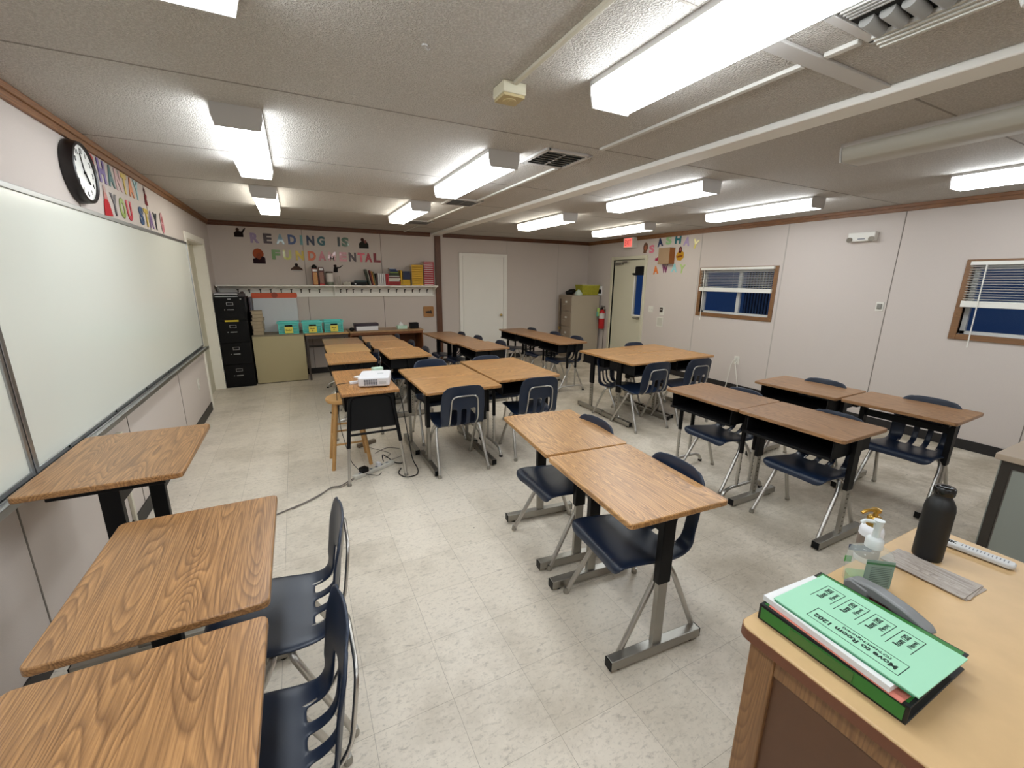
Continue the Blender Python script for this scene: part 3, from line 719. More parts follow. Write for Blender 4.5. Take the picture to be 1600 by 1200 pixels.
tag(MB().tube([(1.35, 3.43, .012), (1.24, 3.34, .008), (1.18, 3.36, .008), (1.10, 3.27, .008), (.98, 3.18, .008), (.82, 3.10, .008), (.60, 2.98, .008), (.40, 2.95, .008), (.10, 2.98, .008)], .005, n=8, smooth=5).tube([(1.35, 3.41, .012), (1.25, 3.31, .008), (1.16, 3.345, .008), (1.10, 3.255, .008), (.9, 3.12, .008)], .003, n=6, smooth=5).build('extension_cord', M_grayc), 'grey extension cord running from the power strip across the pale floor', 'cord')
tag(MB().tube([(1.74, 3.86, .765), (1.80, 3.80, .72), (1.835, 3.70, .55), (1.85, 3.62, .3), (1.86, 3.5, .05), (1.88, 3.38, .008), (1.84, 3.27, .008), (1.74, 3.27, .008), (1.70, 3.38, .008), (1.75, 3.47, .008)], .0045, n=8, smooth=5).build('projector_cable', M_blkc), 'black cable hanging from the projector desk and looping on the floor', 'cable')
tag(MB().tube([(1.62, 3.58, .05), (1.62, 3.64, .10), (1.68, 3.66, .04), (1.72, 3.60, .01), (1.78, 3.56, .008), (1.80, 3.62, .008)], .0045, n=8, smooth=5).build('power_cable', M_blkc), 'short black power cable arching out of the power strip', 'cable')
tag(MB().tube([(1.41, 3.735, .751), (1.36, 3.74, .748), (1.302, 3.735, .748), (1.298, 3.72, .62), (1.30, 3.64, .40), (1.35, 3.52, .12), (1.43, 3.47, .02), (1.55, 3.40, .008), (1.58, 3.46, .008)], .0028, n=6, smooth=5).build('adapter_cable', M_blkc), 'thin black cable from the adapter across the desk edge to the floor', 'cable')
tag(MB().tube([(1.60, 3.9, .008), (1.72, 4.0, .008), (1.84, 3.92, .008), (1.85, 3.75, .008), (1.70, 3.68, .008)], .003, n=6, smooth=5).tube([(1.52, 4.1, .02), (1.66, 3.95, .008), (1.74, 3.83, .008), (1.66, 3.74, .008)], .003, n=6, smooth=5).build('loose_cable', M_grayc), 'tangle of thin grey cable on the floor under the projector desk', 'cable')

# ------------------------------------------------------------------ whiteboards on the left wall
def board(y0, y1, z0, z1, label, traylabel=None):
    t = thing('whiteboard', label, 'whiteboard', (0, y0, z0))
    MB().box(.002, .014, 0, y1-y0, 0, z1-z0).build('writing_surface', M_wb, t)
    MB().box(.002, .022, 0, y1-y0, z1-z0-.025, z1-z0).box(.002, .022, 0, .028, 0, z1-z0).box(.002, .022, y1-y0-.02, y1-y0, 0, z1-z0).box(.002, .02, 0, y1-y0, 0, .02).build('frame', M_alu, t, .002)
    tr = MB().box(.002, .065, 0, y1-y0, -.022, -.004).box(.058, .072, 0, y1-y0, -.024, .006).box(.03, .036, 0, y1-y0, -.006, .002).build('marker_tray', M_alu, t, .002)
    b = MB()
    for k in range(int((y1-y0)/.62)): b.cyl((.021, .3+k*.62, .012), (.0245, .3+k*.62, .012), .007, n=8)
    b.build('screw', M_hole, t)
    return t
board(2.365, 6.18, .80, 2.0, 'long whiteboard on the left wall under the colourful letters')
board(-.2, 2.355, .80, 2.0, 'second whiteboard at the left edge of the photo behind the nearest desks')

# clock ----------------------------------------------------------------
t = thing('wall_clock', 'round black-framed wall clock above the whiteboard', 'clock', (0, 3.50, 2.195), 0)
prof = [(.168, .002), (.170, .01), (.163, .058), (.155, .062), (.146, .056), (.146, .05)]
def lx(b, prof, n=48, mi=0):   # lathe about the x axis
    q = MB().lathe(prof, n=n); return b.add([(v[2], v[0], v[1]) for v in q.v], q.f, mi)
b = MB(); n = 48
vs = []; fs = []
for r, z in prof:
    for k in range(n): vs.append((z, r*math.cos(2*PI*k/n), r*math.sin(2*PI*k/n)))
for i in range(len(prof)-1):
    for k in range(n): fs.append((i*n+k, i*n+(k+1) % n, (i+1)*n+(k+1) % n, (i+1)*n+k))
b.add(vs, fs); b.cyl((.002, 0, 0), (.010, 0, 0), .165, n=48).build('rim', mat('clock_black', (28, 22, 22), .35), t)
MB().cyl((.012, 0, 0), (.048, 0, 0), .147, n=48).build('face', mat('clock_face', (226, 226, 222), .25), t)
def text_mesh(s, size, bold=0.0, extrude=.0008):
    cu = bpy.data.curves.new('txt', 'FONT'); cu.body = s; cu.size = size; cu.extrude = extrude; cu.offset = bold; cu.align_x = 'CENTER'; cu.align_y = 'CENTER'; cu.resolution_u = 3
    o = bpy.data.objects.new('txt', cu); COL.objects.link(o); dg = bpy.context.evaluated_depsgraph_get()
    me = bpy.data.meshes.new_from_object(o.evaluated_get(dg)); bpy.data.objects.remove(o); bpy.data.curves.remove(cu)
    return me
def place_text(name, s, size, origin, right, upv, mt, parent=None, bold=0.0, width=None, height=None, extrude=.0008):
    me = text_mesh(s, size, bold, extrude)
    if width or height:
        xs = [v.co.x for v in me.vertices]; ys_ = [v.co.y for v in me.vertices]
        cx, cy = (max(xs)+min(xs))/2, (max(ys_)+min(ys_))/2
        sx = width/(max(xs)-min(xs)) if width else 1; sy = height/(max(ys_)-min(ys_)) if height else sx
        if not width: sx = sy
        for v in me.vertices: v.co.x = (v.co.x-cx)*sx; v.co.y = (v.co.y-cy)*sy
    R_ = Vector(right).normalized(); U_ = Vector(upv).normalized(); N_ = R_.cross(U_)
    M = Matrix((R_, U_, N_)).transposed().to_4x4(); M.translation = Vector(origin)
    if not parent:
        me.materials.clear(); me.materials.append(mt); o = bpy.data.objects.new(name, me); COL.objects.link(o); o.matrix_world = M; return o
    me.transform(M); me.materials.clear(); me.materials.append(mt)
    o = bpy.data.objects.new(name, me); COL.objects.link(o); o.parent = parent
    return o
for k in range(1, 13):
    a = PI/2-k*PI/6
    place_text('numeral', str(k), .04, (.049, .115*math.cos(a), .115*math.sin(a)), (0, 1, 0), (0, 0, 1), M_hole, t)
b = MB()
MB().tube([(.051, 0, 0), (.051, -.022, .10)], .003, n=6, smooth=0).build('minute_hand', M_hole, t)
MB().tube([(.053, 0, 0), (.053, .045, -.055)], .004, n=6, smooth=0).build('hour_hand', M_hole, t)
b = MB().cyl((.048, 0, 0), (.056, 0, 0), .008, n=12); b.build('hub', M_hole, t)

# ------------------------------------------------------------------ cut-out letters
def letter(ch, pos, right, h, rgb, label, group, w=None, tilt=0):
    mt = mat('card_%d_%d_%d' % rgb, rgb, .3, var=(60, .25), coat=.35)
    R_ = Vector(right); U_ = Vector((0, 0, 1)); q = math.radians(tilt)
    o = place_text('wall_letter', ch, .2, pos, R_*math.cos(q)+U_*math.sin(q), -R_*math.sin(q)+U_*math.cos(q), mt, None, bold=.010, height=h, width=w, extrude=.0012)
    tag(o, label, 'letter', group); return o
COLN = {}
def xr(px): return .52+(px-388)*.00924
row1 = [('R', 396, (150, 132, 168), 'glittery lilac'), ('E', 415, (52, 26, 38), 'dark maroon'), ('A', 434, (122, 158, 178), 'shiny light blue'), ('D', 452, (38, 66, 122), 'blue'), ('I', 466.5, (96, 150, 156), 'thin shiny teal'), ('N', 481, (24, 38, 70), 'navy'), ('G', 498, (22, 84, 92), 'dark teal'), ('I', 527.5, (26, 34, 34), 'near-black'), ('S', 538.5, (48, 92, 66), 'dark green')]
w1 = ['READING']*7+['IS']*2
for (c, px, col, nm), wd_ in zip(row1, w1):
    letter(c, (xr(px), D-.004, 2.21-.00*px), (1, 0, 0), .15, col, '%s letter %s in the word %s on the back wall' % (nm, c, wd_), 'READING IS FUNDAMENTAL wall letters', w=None if c in 'I' else .118, tilt=-1)
row2 = [('F', 425, (98, 142, 74), 'green'), ('U', 442, (190, 192, 92), 'lime yellow'), ('N', 461.5, (200, 176, 52), 'yellow, first'), ('D', 481, (202, 96, 48), 'orange'), ('A', 497.5, (196, 120, 130), 'rose'), ('M', 514, (206, 160, 162), 'pale pink'), ('E', 533, (200, 140, 148), 'pink'), ('N', 549, (54, 24, 34), 'dark maroon, second'), ('T', 564.5, (206, 82, 102), 'bright pink'), ('A', 577.5, (176, 42, 58), 'red'), ('L', 593, (128, 28, 40), 'dark red')]
for c, px, col, nm in row2:
    letter(c, (xr(px), D-.004, 1.97), (1, 0, 0), .15, col, '%s letter %s in the word FUNDAMENTAL on the back wall' % (nm, c), 'READING IS FUNDAMENTAL wall letters', w=.12, tilt=-1)
for c, y, col, nm in [('S', 3.79, (200, 62, 64), 'red'), ('H', 3.955, (104, 84, 150), 'purple'), ('A', 4.11, (30, 96, 100), 'teal'), ('N', 4.26, (214, 176, 178), 'pale pink'), ('T', 4.39, (216, 190, 92), 'yellow'), ('A', 4.53, (220, 132, 78), 'orange'), ('Y', 4.67, (150, 200, 206), 'light blue')]:
    letter(c, (.004, y, 2.29), (0, 1, 0), .145, col, '%s letter %s in the word SHANTAY above the whiteboard' % (nm, c), 'SHANTAY YOU STAY wall letters', w=.12)
for c, y, col, nm, wd_ in [('Y', 4.085, (52, 44, 60), 'charcoal', 'YOU'), ('O', 4.24, (150, 172, 76), 'shiny green', 'YOU'), ('U', 4.39, (206, 50, 70), 'red', 'YOU'), ('S', 4.685, (44, 84, 130), 'blue', 'STAY'), ('T', 4.825, (206, 178, 78), 'yellow', 'STAY'), ('A', 4.955, (146, 118, 170), 'purple', 'STAY'), ('Y', 5.095, (44, 56, 64), 'dark', 'STAY')]:
    letter(c, (.004, y, 2.10), (0, 1, 0), .145, col, '%s letter %s in the word %s above the whiteboard' % (nm, c, wd_), 'SHANTAY YOU STAY wall letters', w=.115)
for c, y, z, col, nm, wd_, tl in [('S', 6.03, 2.19, (214, 116, 136), 'pink', 'SASHAY', 5), ('A', 5.84, 2.295, (28, 44, 84), 'navy', 'SASHAY', 8), ('S', 5.645, 2.315, (150, 196, 140), 'pale green', 'SASHAY', 3), ('H', 5.44, 2.315, (28, 108, 116), 'teal', 'SASHAY', -3), ('A', 5.25, 2.27, (168, 148, 190), 'lilac', 'SASHAY', -8), ('Y', 5.07, 2.215, (206, 192, 92), 'yellow', 'SASHAY', -16),
                              ('A', 5.89, 1.82, (222, 122, 56), 'orange', 'AWAY', 6), ('W', 5.675, 1.84, (122, 40, 92), 'plum', 'AWAY', 2), ('A', 5.465, 1.85, (150, 202, 206), 'pale cyan', 'AWAY', -3), ('Y', 5.295, 1.83, (176, 200, 130), 'light green', 'AWAY', -6)]:
    letter(c, (W-.004, y, z), (0, -1, 0), .145, col, '%s letter %s in the word %s beside the exit door' % (nm, c, wd_), 'SASHAY AWAY wall letters', w=.13, tilt=tl)

# person cut-outs -------------------------------------------------------
def cutout(label, org, right, pieces, cat='wall cutout'):
    """pieces: name, polygon in metres (u right, v up), colour"""
    t = thing('person_cutout', label, cat, org)
    R_ = Vector(right); N_ = R_.cross(Vector((0, 0, 1)))
    for i, (nm, poly, rgb) in enumerate(pieces):
        n = len(poly); b = MB(); z0 = .001+i*.0006
        vs = [R_*u+Vector((0, 0, 1))*v+N_*(z0) for u, v in poly]+[R_*u+Vector((0, 0, 1))*v+N_*(z0+.0012) for u, v in poly]
        b.add(vs, [tuple(range(n)), tuple(range(2*n-1, n-1, -1))]+[(k, (k+1) % n, n+(k+1) % n, n+k) for k in range(n)])
        b.build(nm, mat('print_%d_%d_%d' % rgb, tuple(v*.85 for v in rgb), .75, var=(80, .2), spec=.15), t)
    return t
def ell(cx, cy, rx, ry, n=16): return [(cx+rx*math.cos(2*PI*k/n), cy+ry*math.sin(2*PI*k/n)) for k in range(n)]
BR = (1, 0, 0); LR = (0, 1, 0); RR = (0, -1, 0)
cutout('small cutout of a person in black raising one arm, left of the READING letters', (.40, D-.003, 2.275), BR, [('torso', [(-.07, -.06), (.05, -.06), (.05, .0), (.09, .07), (.075, .075), (.03, .02), (-.03, .03), (-.07, .0)], (34, 22, 22)), ('head', ell(-.02, .045, .022, .027), (70, 44, 34))])
cutout('cutout of a person with a large orange hairdo and dark clothes, left of FUNDAMENTAL', (.62, D-.003, 1.94), BR, [('hair', ell(-.005, .035, .075, .08), (186, 92, 56)), ('torso', [(-.085, -.11), (.085, -.11), (.085, -.02), (.05, .0), (-.05, -.03), (-.085, -.04)], (46, 26, 34)), ('face', ell(0, .0, .035, .05), (160, 84, 60))])
cutout('cutout of a figure with a wide brown cape and white hem under the FUNDAMENTAL letters', (1.135, D-.003, 1.785), BR, [('cape', [(-.09, -.05), (.09, -.05), (.08, -.02), (.03, .015), (-.03, .015), (-.08, -.02)], (92, 70, 62)), ('hem', [(-.06, -.065), (.06, -.065), (.07, -.045), (-.07, -.045)], (206, 200, 196)), ('head', ell(0, .035, .022, .03), (38, 28, 32))])
cutout('cutout of two people standing close together right of the word IS', (2.205, D-.003, 2.20), BR, [('torso', [(-.075, -.08), (.08, -.08), (.08, -.01), (.05, .04), (-.01, .05), (-.075, .0)], (50, 48, 42)), ('head', ell(-.015, .06, .028, .032), (74, 46, 42)), ('second_head', ell(.03, .03, .022, .028), (156, 104, 96))])
cutout('cutout of a person in black with an outstretched arm above the glass jar', (1.735, D-.003, 1.785), BR, [('torso', [(-.05, -.07), (.02, -.07), (.025, -.01), (.06, .0), (.11, .045), (.105, .052), (.05, .015), (-.03, .02), (-.04, -.01)], (30, 26, 26)), ('head', ell(-.015, .035, .026, .02), (58, 44, 40))])
cutout('cutout of a figure in a long red dress beside the clock, left of YOU', (.003, 3.93, 2.095), LR, [('dress', [(-.075, -.09), (.075, -.08), (.045, .0), (.02, .03), (-.02, .03), (-.05, -.01)], (206, 44, 52)), ('torso', [(-.03, .02), (.03, .02), (.02, .07), (-.02, .07)], (226, 160, 150)), ('head', ell(0, .085, .02, .025), (226, 190, 180))])
cutout('small dark red cutout figure after the word SHANTAY', (.003, 4.90, 2.27), LR, [('body', [(-.04, -.06), (.04, -.06), (.02, -.01), (.04, .02), (0, .04), (-.03, .01)], (130, 40, 44)), ('head', ell(-.01, .055, .02, .022), (92, 46, 44))])
cutout('oval pink cutout portrait after the word STAY', (.003, 5.32, 2.11), LR, [('backdrop', ell(0, 0, .055, .095, 20), (222, 170, 172)), ('torso', [(-.035, -.08), (.035, -.08), (.03, -.01), (-.03, -.01)], (208, 128, 136)), ('head', ell(0, .03, .022, .03), (196, 110, 112))])
cutout('cutout of a brown-haired bearded head left of the pink S by the exit door', (W-.003, 6.19, 2.22), RR, [('hair', ell(0, .01, .06, .085), (128, 92, 74)), ('torso', [(-.05, -.09), (.03, -.09), (.02, -.02), (-.05, -.03)], (120, 84, 66)), ('face', ell(0, 0, .032, .045), (184, 112, 84))])
cutout('cutout of a long-haired person in a yellow dress right of the cardboard box', (W-.003, 5.37, 2.075), RR, [('dress', [(-.085, -.04), (-.05, -.1), (.03, -.11), (.085, -.06), (.08, .02), (.03, .05), (-.03, .05), (-.07, .01)], (216, 160, 46)), ('hair', ell(0, .065, .035, .055), (88, 30, 32)), ('face', ell(0, .07, .018, .025), (190, 110, 96)), ('sash', [(-.05, -.06), (.05, -.05), (.06, -.02), (-.05, -.03)], (150, 82, 34))])
cutout('small crimson cutout left of the cardboard box', (W-.003, 5.87, 2.015), RR, [('body', [(-.06, -.035), (.06, -.035), (.06, .03), (.03, .02), (.01, .04), (-.02, .01), (-.05, .02)], (186, 40, 84))])

# cardboard box speaker cover, exit sign, emergency light, plates ---------
t = thing('cardboard_wall_box', 'brown cardboard box fixed to the wall among the SASHAY letters', 'box', (W, 5.61, 0))
MB().box(-.13, 0, -.125, .125, 1.915, 2.185).build('carton', mat('cardboard', (150, 124, 96), .8, var=(5, .08)), t, .003)
MB().box(-.128, -.002, -.1262, -.125, 1.92, 2.18).build('side_panel', mat('orange_cardboard', (158, 100, 54), .8), t)
t = thing('exit_sign', 'white box sign with glowing red EXIT above the cream door', 'sign', (W-.115, 6.55, 0))
MB().box(0, .115, -.135, .135, 2.235, 2.425).build('housing', mat('sign_white', (214, 210, 202), .5), t, .006)
MB().box(-.003, 0, -.105, .108, 2.255, 2.412).build('face', emis('exit_red', (1.0, .20, .16), .95), t)
place_text('lettering', 'EXIT', .1, (-.0045, 0, 2.333), (0, -1, 0), (0, 0, 1), emis('exit_letters', (.45, .02, .02), .7), t, width=.17, height=.10, extrude=.0005)
t = thing('emergency_light', 'white twin-head emergency light high on the window wall', 'emergency light', (W, 2.725, 0))
b = MB().prism([(-.135, 2.185), (.135, 2.185), (.13, 2.085), (-.13, 2.085)], -.075, 0, 0); b.build('housing', mat('sign_white', (214, 210, 202), .5), t, .008)
for s in (-1, 1):
    MB().cyl((-.06, s*.105, 2.112), (-.092, s*.108, 2.104), .024, .028, n=16).build('lamp_head', M_steel, t)
MB().box(-.077, -.074, -.04, .03, 2.105, 2.117).build('label_strip', MT['grille_grey'], t)
def plate(name, label, y, z, w, h, face, cat='switch plate'):
    t = thing(name, label, cat, (W, y, z)); MB().box(-.008, 0, -w/2, w/2, -h/2, h/2).build('plate', mat('plate_white', (218, 214, 204), .45), t, .002)
    face(t); return t
plate('light_switch', 'white toggle switch plate beside the exit door casing', 5.925, 1.118, .115, .115, lambda t: [MB().box(-.014, -.008, s*.025-.006, s*.025+.006, -.012, .012).build('toggle', M_off, t) for s in (-1, 1)])
plate('card_reader', 'dark rocker switch on a white plate right of the toggle switch', 5.65, 1.10, .10, .15, lambda t: [MB().box(-.016, -.008, -.02, .045, -.02, .065).build('rocker', mat('dark_brown_plastic', (56, 46, 42), .4), t, .002), MB().box(-.018, -.016, .005, .02, .02, .035).build('indicator', M_off, t)])
plate('blank_plate', 'blank grey cover plate just below the dark rocker switch', 5.68, .905, .15, .17, lambda t: MB().box(-.010, -.008, -.06, .06, -.07, .07).build('cover', mat('plate_grey', (190, 186, 174), .5), t))
plate('thermostat', 'small white thermostat plate low on the window wall between the windows', 2.44, 1.368, .075, .10, lambda t: MB().box(-.02, -.008, -.022, .022, -.025, .03).build('dial', mat('thermo_grey', (130, 128, 120), .5), t, .002), 'thermostat')
t = plate('wall_outlet', 'white wall outlet on the right wall with two white cords plugged in', 4.075, .47, .085, .125, lambda t: [MB().box(-.012, -.008, -.015, .015, s*.028-.014, s*.028+.014).build('socket', M_off, t) for s in (-1, 1)], 'outlet')
tag(MB().tube([(W-.012, 4.08, .49), (W-.05, 4.09, .48), (W-.06, 4.12, .40), (W-.05, 4.16, .10), (W-.06, 4.17, .008), (W-.2, 4.3, .008)], .007, n=8).build('white_cord', MT['plate_white']), 'left white cord hanging from the right wall outlet', 'cord')
tag(MB().tube([(W-.012, 4.07, .445), (W-.045, 4.07, .44), (W-.05, 4.045, .36), (W-.045, 3.98, .10), (W-.05, 3.97, .008), (W-.2, 3.8, .008)], .007, n=8).build('white_cord', MT['plate_white']), 'right white cord hanging from the right wall outlet', 'cord')
t = thing('wall_outlet', 'white outlet plate low on the left wall near the doorway', 'outlet', (0, 5.66, .45))
MB().box(0, .007, -.04, .04, -.06, .06).build('plate', MT['plate_white'], t, .002)
for s in (-1, 1): MB().box(.007, .012, -.015, .015, s*.028-.014, s*.028+.014).build('socket', M_off, t)
tag(MB().box(0, .02, 3.23, 3.26, 0, .62).box(0, .03, 3.20, 3.29, .56, .68).build('wall_raceway', MT['raceway_cream'], None, .003), 'cream vertical cable raceway on the left wall behind the tall desk', 'raceway')

# hat on the door glass, extinguisher -------------------------------------
t = thing('black_hat', 'black hat shape stuck at the top of the exit door glass', 'hat', (W+.015, 6.325, 1.74))
MB().prism(rrect(-.115, .10, .0, .155, .02), -.010, .012, 0).build('crown', M_blkpl, t)
MB().prism([(-.12, -.01), (.11, -.01), (.17, .005), (.16, .03), (.10, .035), (-.12, .03)], -.02, .012, 0).build('brim', M_blkpl, t)
t = thing('fire_extinguisher', 'red fire extinguisher with green tag hanging beside the exit door', 'fire extinguisher', (W-.085, 7.24, .62))
MB().lathe([(.05, 0), (.062, .012), (.062, .33), (.052, .37), (.028, .40), (.02, .41)], n=24).build('cylinder', mat('fire_red', (178, 26, 32), .3), t)
MB().lathe([(.022, .405), (.022, .44), (.014, .45)], n=16).box(-.012, .012, -.09, .03, .45, .462).box(-.012, .012, -.085, .03, .475, .487).build('valve_handle', M_blk, t, .002)
MB().tube([(0, .02, .43), (-.02, .07, .40), (-.03, .072, .25), (-.02, .065, .10)], .009, n=8).build('hose', M_blk, t)
MB().lathe([(.0632, .22), (.0632, .33)], n=24).build('label_band', mat('label_silver', (196, 190, 186), .4), t)
MB().box(-.075, -.068, .0, .075, .27, .44).build('inspection_tag', mat('lime_tag', (176, 206, 112), .6), t)
MB().box(-.080, -.074, .03, .085, .26, .36).build('inspection_tag', mat('teal_tag', (112, 178, 160), .6), t)
MB().box(.06, .085, -.02, .02, .2, .42).build('wall_bracket', M_steel, t)
tag(MB().cyl((W-.02, 7.24, 0), (W-.02, 7.24, .60), .006, n=8).build('floor_rod', mat('rust_brown', (74, 58, 48), .6)), 'thin dark rod on the wall below the fire extinguisher', 'rod')

# ------------------------------------------------------------------ filing cabinets
def drawer_front(name, t, M4, w, h, mt, hm, plate_w=.07):
    d = MB().box(-w/2, w/2, -.012, 0, 0, h, M=M4).build(name, mt, t, .003)
    return d
t = thing('filing_cabinet', 'tall black four-drawer filing cabinet in the back left corner', 'filing cabinet', (.21, 7.36, 0))
MB().box(-.19, .19, .012, .56, 0, 1.335).build('body', M_blk, t, .004)
zs = [.03, .355, .68, 1.005]
for i, z0 in enumerate(zs):
    d = MB().box(-.182, .182, -.004, .012, z0, z0+.315).build('drawer', M_blk, t, .003)
    zc = z0+.235
    MB().box(-.04, .04, -.008, -.003, zc-.022, zc-.017).box(-.04, .04, -.008, -.003, zc+.017, zc+.022).box(-.042, -.036, -.008, -.003, zc-.022, zc+.022).box(.036, .042, -.008, -.003, zc-.022, zc+.022).build('label_holder', M_alu, d)
    MB().box(-.04, .045, -.022, -.003, zc-.088, zc-.076).build('handle', M_alu, d, .002)
    MB().cyl((-.07, -.004, zc-.082), (-.07, -.014, zc-.082), .007, n=10).build('thumb_latch', M_alu, d)
MB().box(-.09, .08, -.006, -.003, 1.005-.022, 1.005+.002).build('yellow_tape', mat('yellow_tape', (212, 186, 46), .5), t)
MB().box(-.02, .02, -.005, -.003, 1.305, 1.313).box(.13, .15, -.005, -.003, 1.305, 1.313).build('sticker', MT['sheet_white'], t)
# things on the cabinet
for k, (w, dd, h, z, rot, mt, lb) in enumerate([(.28, .30, .012, 1.336, .05, MT['sheet_white'], 'white paper sheaf, lowest on the black filing cabinet'), (.26, .28, .02, 1.349, -.04, M_blkpl, 'black folder in the pile on the black filing cabinet'), (.29, .30, .012, 1.370, .03, MT['sheet_white'], 'white paper sheaf in the middle of the pile on the black filing cabinet'), (.27, .3, .014, 1.394, -.05, mat('grey_folder', (132, 130, 136), .6), 'grey folder, topmost of the pile on the black filing cabinet')]):
    tag(MB().box(-w/2, w/2, -dd/2, dd/2, 0, h).build('paper_folder', mt, None, .001, (.165, 7.60, z if k < 3 else 1.383), (0, 0, rot)), lb, 'folder', 'papers piled on the black cabinet')
tag(MB().box(-.05, .05, -.06, .06, 0, .05).cyl((.0, 0, .05), (.04, .02, .06), .02, n=8).build('small_device', mat('dull_dark', (58, 48, 48), .5), None, .004, (.345, 7.52, 1.336), (0, 0, .3)), 'small dark gadget at the right end of the black filing cabinet top', 'gadget')

t = thing('filing_cabinet', 'tall tan filing cabinet with locking bar standing against the right wall', 'filing cabinet', (6.17, 7.61, 0))
M_tan = mat('tan_enamel', (168, 156, 138), .45, var=(2, .03)); M_tand = mat('tan_enamel_front', (146, 130, 112), .45)
MB().box(.012, .72, -.245, .245, 0, 1.32).build('body', M_tan, t, .004)
for i in range(4):
    z0 = .03+i*.322
    d = MB().box(-.006, .012, -.235, .235, z0, z0+.312).build('drawer', M_tand, t, .003)
    MB().box(-.012, -.005, -.09, -.03, z0+.17, z0+.205).build('label_holder', MT['plate_white'], d, .001)
    MB().box(-.024, -.005, -.045, .045, z0+.12, z0+.132).build('handle', M_tan, d, .002)
MB().box(-.03, -.014, .12, .145, .30, 1.24).build('locking_bar', mat('rust_brown', (74, 58, 48), .6), t)
MB().cyl((-.02, .13, .62), (-.045, .13, .62), .035, n=14).build('padlock', mat('brass', (150, 120, 70), .3, 1), t)
t = thing('fabric_basket', 'olive yellow tapered basket on top of the tan filing cabinet', 'basket', (6.66, 7.50, 1.322))
b = MB(); vs = [(-.21, -.11, 0), (.19, -.11, 0), (.19, .11, 0), (-.21, .11, 0), (-.235, -.13, .215), (.225, -.13, .215), (.225, .13, .215), (-.235, .13, .215), (-.225, -.12, .215), (.215, -.12, .215), (.215, .12, .215), (-.225, .12, .215), (-.2, -.1, .01), (.18, -.1, .01), (.18, .1, .01), (-.2, .1, .01)]
b.add(vs, [(3, 2, 1, 0), (0, 1, 5, 4), (1, 2, 6, 5), (2, 3, 7, 6), (3, 0, 4, 7), (4, 5, 9, 8), (5, 6, 10, 9), (6, 7, 11, 10), (7, 4, 8, 11), (8, 9, 13, 12), (9, 10, 14, 13), (10, 11, 15, 14), (11, 8, 12, 15), (12, 13, 14, 15)])
b.build('basket_body', mat('olive_fabric', (150, 146, 40), .8, var=(26, .28)), t)
MB().box(-.237, .227, -.134, -.128, .200, .218).build('rim_band', mat('olive_rim', (186, 184, 130), .7), t)
tag(MB().box(-.02, .02, -.05, .05, 0, .19).box(-.024, -.02, -.05, .05, .03, .12, 1).build('carton', [mat('sheet_white', (228, 228, 228), .7), M_blkpl], None, .002, (6.925, 7.42, 1.322), (0, .0, .3)), 'narrow white and black carton right of the olive basket', 'carton')
b = MB().ball((0, 0, .06), .075, 8, sz=.8).ball((.07, .02, .085), .06, 8, sz=.7).ball((-.06, .03, .045), .05, 8, sz=.9)
tag(b.build('black_bag', M_blkpl, None, 0, (6.33, 7.64, 1.322)), 'crumpled black bag on the left of the tan filing cabinet top', 'bag')
b = MB().lathe([(.08, 0), (.085, .03), (.06, .07), (.035, .105), (.01, .115)], n=9)
tag(b.build('pale_cloth', mat('pale_mint_cloth', (186, 200, 188), .8), None, 0, (6.37, 7.42, 1.322)), 'pale mint cloth bundle in front of the black bag on the tan cabinet', 'cloth')

# ------------------------------------------------------------------ back left counters
M_beige = mat('beige_enamel', (176, 164, 128), .5, var=(3, .03))
t = thing('steel_desk', 'beige steel desk with a plain back panel beside the black filing cabinet', 'desk', (.775, 7.45, 0))
MB().box(-.355, .355, 0, .48, .735, .757).build('desktop', mat('olive_laminate', (132, 122, 100), .5), t, .003)
MB().box(-.355, .355, .0, .012, .01, .735).build('back_panel', M_beige, t, .002)
for s in (-1, 1): MB().box(min(s*.355, s*.343), max(s*.355, s*.343), .012, .47, .01, .735).build('side_panel', M_beige, t)
t = thing('side_table', 'brown-topped work table with dark metal legs between beige desk and bookcase', 'table', (1.47, 7.40, 0))
MB().box(-.325, .325, 0, .52, .728, .755).build('tabletop', M_oaky, t, .003)
for sx in (-1, 1):
    for y in (.03, .49): MB().box(sx*.30-.015, sx*.30+.015, y-.015, y+.015, 0, .728).build('leg', mat('dark_bronze_metal', (66, 56, 50), .45), t)
MB().box(-.285, .285, .475, .505, .47, .50).box(-.285, .285, .02, .04, .67, .728).build('stretcher', MT['dark_bronze_metal'], t)
t = thing('low_bookcase', 'long low brown bookcase with open front under the wooden plaque', 'bookcase', (2.43, 7.42, 0))
M_bk = wood('reddish_shelf_wood', (92, 50, 24), (138, 84, 44), axis=0, rough=.5); M_bkt = wood('bookcase_top', (140, 104, 66), (178, 142, 100), axis=0, rough=.4)
MB().box(-.62, .62, -.01, .5, .73, .755).build('top', M_bkt, t, .003)
for s in (-1, 1): MB().box(min(s*.61, s*.59), max(s*.61, s*.59), 0, .5, 0, .73).build('side_panel', M_bk, t)
MB().box(-.59, .59, .485, .5, .0, .73).build('back_panel', M_bk, t); MB().box(-.59, .59, .02, .485, .34, .36).build('shelf', M_bk, t); MB().box(-.59, .59, .0, .485, .04, .06).build('shelf', M_bk, t)
MB().box(-.59, .59, .0, .015, .69, .73).build('front_rail', M_bk, t)
